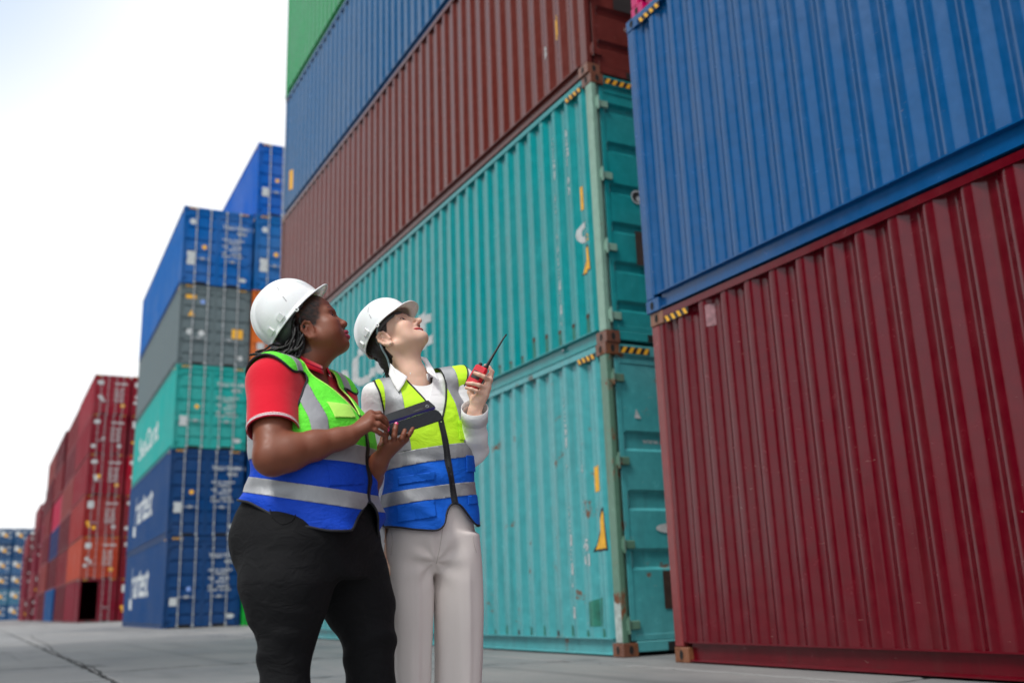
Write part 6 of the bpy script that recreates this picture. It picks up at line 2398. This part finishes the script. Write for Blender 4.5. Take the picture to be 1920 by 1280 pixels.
# wide trousers
tr = Field()
tr.loft(T2.o, T2.l, T2.f, [(z2(1075), cx2(812), -0.014, .100, .076), (z2(1045), cx2(811), -0.008, .155, .112), (z2(1010), cx2(811), -0.008, .168, .126), (z2(970), cx2(810), -0.005, .160, .120), (z2(930), cx2(809), 0, .145, .108)], k=0.03)
def leg_loft(rows, d):
    st = []
    for py, px, hw, hb in rows:
        q = T2.inv(S2(px, py, d))
        st.append((q[2], q[0], q[1], hw, hb))
    q = st[-1]; st.append((0.03, q[1], q[2], q[3] * 1.05, q[4] * 1.05))
    LEGX.append((sorted((s_[0], s_[1], s_[2]) for s_ in st), 3 + len(LEGX) * 4))
    tr.loft(T2.o, T2.l, T2.f, st, k=0.010, n=2.15)
LEGX = []
def drape(q):
    """long soft vertical folds of loose cloth, and pulls spreading from the crotch"""
    out = 0.0012 * snoise(q, 14, 7)
    zc_ = z2(1040)
    for ctr, sd in LEGX:
        cx = np.interp(q[:, 2], [p[0] for p in ctr], [p[1] for p in ctr]); cyy = np.interp(q[:, 2], [p[0] for p in ctr], [p[2] for p in ctr])
        th = np.arctan2(q[:, 0] - cx, q[:, 1] - cyy)
        near_ = np.exp(-(((q[:, 0] - cx) / 0.11) ** 4))
        w = 1.1 * snoise(q * [0.3, 0.3, 1.0], 6, sd)
        fl = np.sin(4 * th + sd + w + 2.2 * q[:, 2]) * 0.6 + np.sin(7 * th - 1.3 * sd + 1.6 * w - 1.7 * q[:, 2]) * 0.4
        out += near_ * sm(zc_ + 0.04 - q[:, 2], 0, 0.16) * (0.0030 + 0.0035 * sm(0.65 - q[:, 2], 0, 0.4)) * fl
        out += near_ * 0.0035 * np.exp(-((th - 0.05) / 0.10) ** 2) * sm(zc_ - q[:, 2], 0, 0.1)
    cr_ = T2.inv(S2(818, 1052, -0.1))
    r_ = np.hypot(q[:, 0] - cr_[0], q[:, 2] - cr_[2]); an = np.arctan2(q[:, 2] - cr_[2], q[:, 0] - cr_[0])
    out += 0.0035 * np.sin(an * 7 + 1.0) * np.exp(-((r_ - 0.06) / 0.05) ** 2) * (q[:, 1] > 0)
    return out
leg_loft([(1000, 768, .084, .095), (1060, 767, .084, .090), (1110, 768, .085, .086), (1150, 769, .081, .084), (1190, 770, .074, .080), (1230, 770, .068, .078), (1300, 770, .062, .078), (1378, 770, .070, .085)], -0.02)
leg_loft([(1000, 854, .086, .095), (1060, 859, .086, .092), (1110, 860, .089, .090), (1150, 861, .089, .090), (1230, 861, .086, .088), (1300, 859, .082, .088), (1378, 859, .090, .092)], 0.01)
Vt, Tt = tr.mesh(0.007, smooth=2)
qt = T2.inv(Vt)
Vt = Vt + normals(Vt, Tt) * drape(qt)[:, None]
Vt, Tt = clip_tris(Vt, Tt, Vt[:, 2] - 0.055)
tro2 = tri_object('trousers', Vt, Tt, M['trouser2'], person2)
bv2 = BVHTree.FromPolygons([tuple(v) for v in Vt], [tuple(int(i) for i in t) for t in Tt])
def on_cloth(bv, st, pts, step=0.006, lift=0.0004):
    out = []
    for p in resample(np.array([st(*p) for p in pts]), step):
        hit = bv.ray_cast(Vector(CAMP), Vector(p - CAMP).normalized())
        if hit[0] is not None: out.append(np.array(hit[0]) + np.array(hit[1]) * lift)
    return smooth_line(np.array(out), 2) if len(out) > 3 else None
for pts in ([(833, 955, -.1), (830, 990, -.1), (824, 1030, -.1), (818, 1056, -.1)], [(730, 985, -.1), (737, 1010, -.1), (733, 1040, -.1)], [(890, 985, -.1), (886, 1010, -.1), (893, 1035, -.1)]):
    ln = on_cloth(bv2, S2, pts)
    if ln is not None: tube_object('seam', [ln], 0.0011, M['seam2'], tro2, 5)
for a_ in (aR, aL): shoe(person2, a_, f2, M['shoe'])

# hand-held radio
rax = vnorm(S2(909, 680, RD) - S2(884, 724, RD))
rfr = Frame(S2(896, 703, RD), vnorm(np.cross(np.cross(rax, -S2.ed + S2.er * -0.35), rax)), rax)
radio = empty('radio', tuple(rfr.o))
tag(radio, 'red two-way radio with a long black aerial held in a raised hand', 'radio')
def rbox(nm, x0, x1, y0, y1, zz0, zz1, mat, b=0.005):
    mb = MB(); mb.bbox(x0, x1, y0, y1, zz0, zz1, b)
    mb.v = [tuple(rfr(*v)) for v in mb.v]
    return adopt(link(nm, mb.mesh(nm, [mat])), radio)
rb_ = rbox('radio_body', -0.025, 0.025, -0.013, 0.013, -0.055, 0.036, M['radio_red'], 0.006)
rbox('grille', -0.017, 0.017, 0.0134, 0.0150, -0.020, 0.010, M['radio_black'], 0.0006)
rbox('battery', -0.022, 0.022, -0.026, -0.0135, -0.052, 0.020, M['radio_black'], 0.004)
P_ = [rfr(0.013, 0, 0.034), rfr(0.013, 0, 0.046), rfr(0.0135, 0, 0.047), rfr(0.014, 0, 0.095), rfr(0.0165, 0, 0.17), rfr(0.019, 0, 0.188)]
adopt(link('aerial', MB().tube([tuple(p) for p in P_], [0.0085, 0.0085, 0.0065, 0.0045, 0.0030, 0.0032], 10).mesh('aerial', [M['radio_black']], smooth=True)), radio)
P_ = [rfr(-0.012, 0, 0.034), rfr(-0.012, 0, 0.046)]
adopt(link('volume_knob', MB().tube([tuple(p) for p in P_], 0.0065, 12).mesh('volume_knob', [M['radio_black']])), radio)
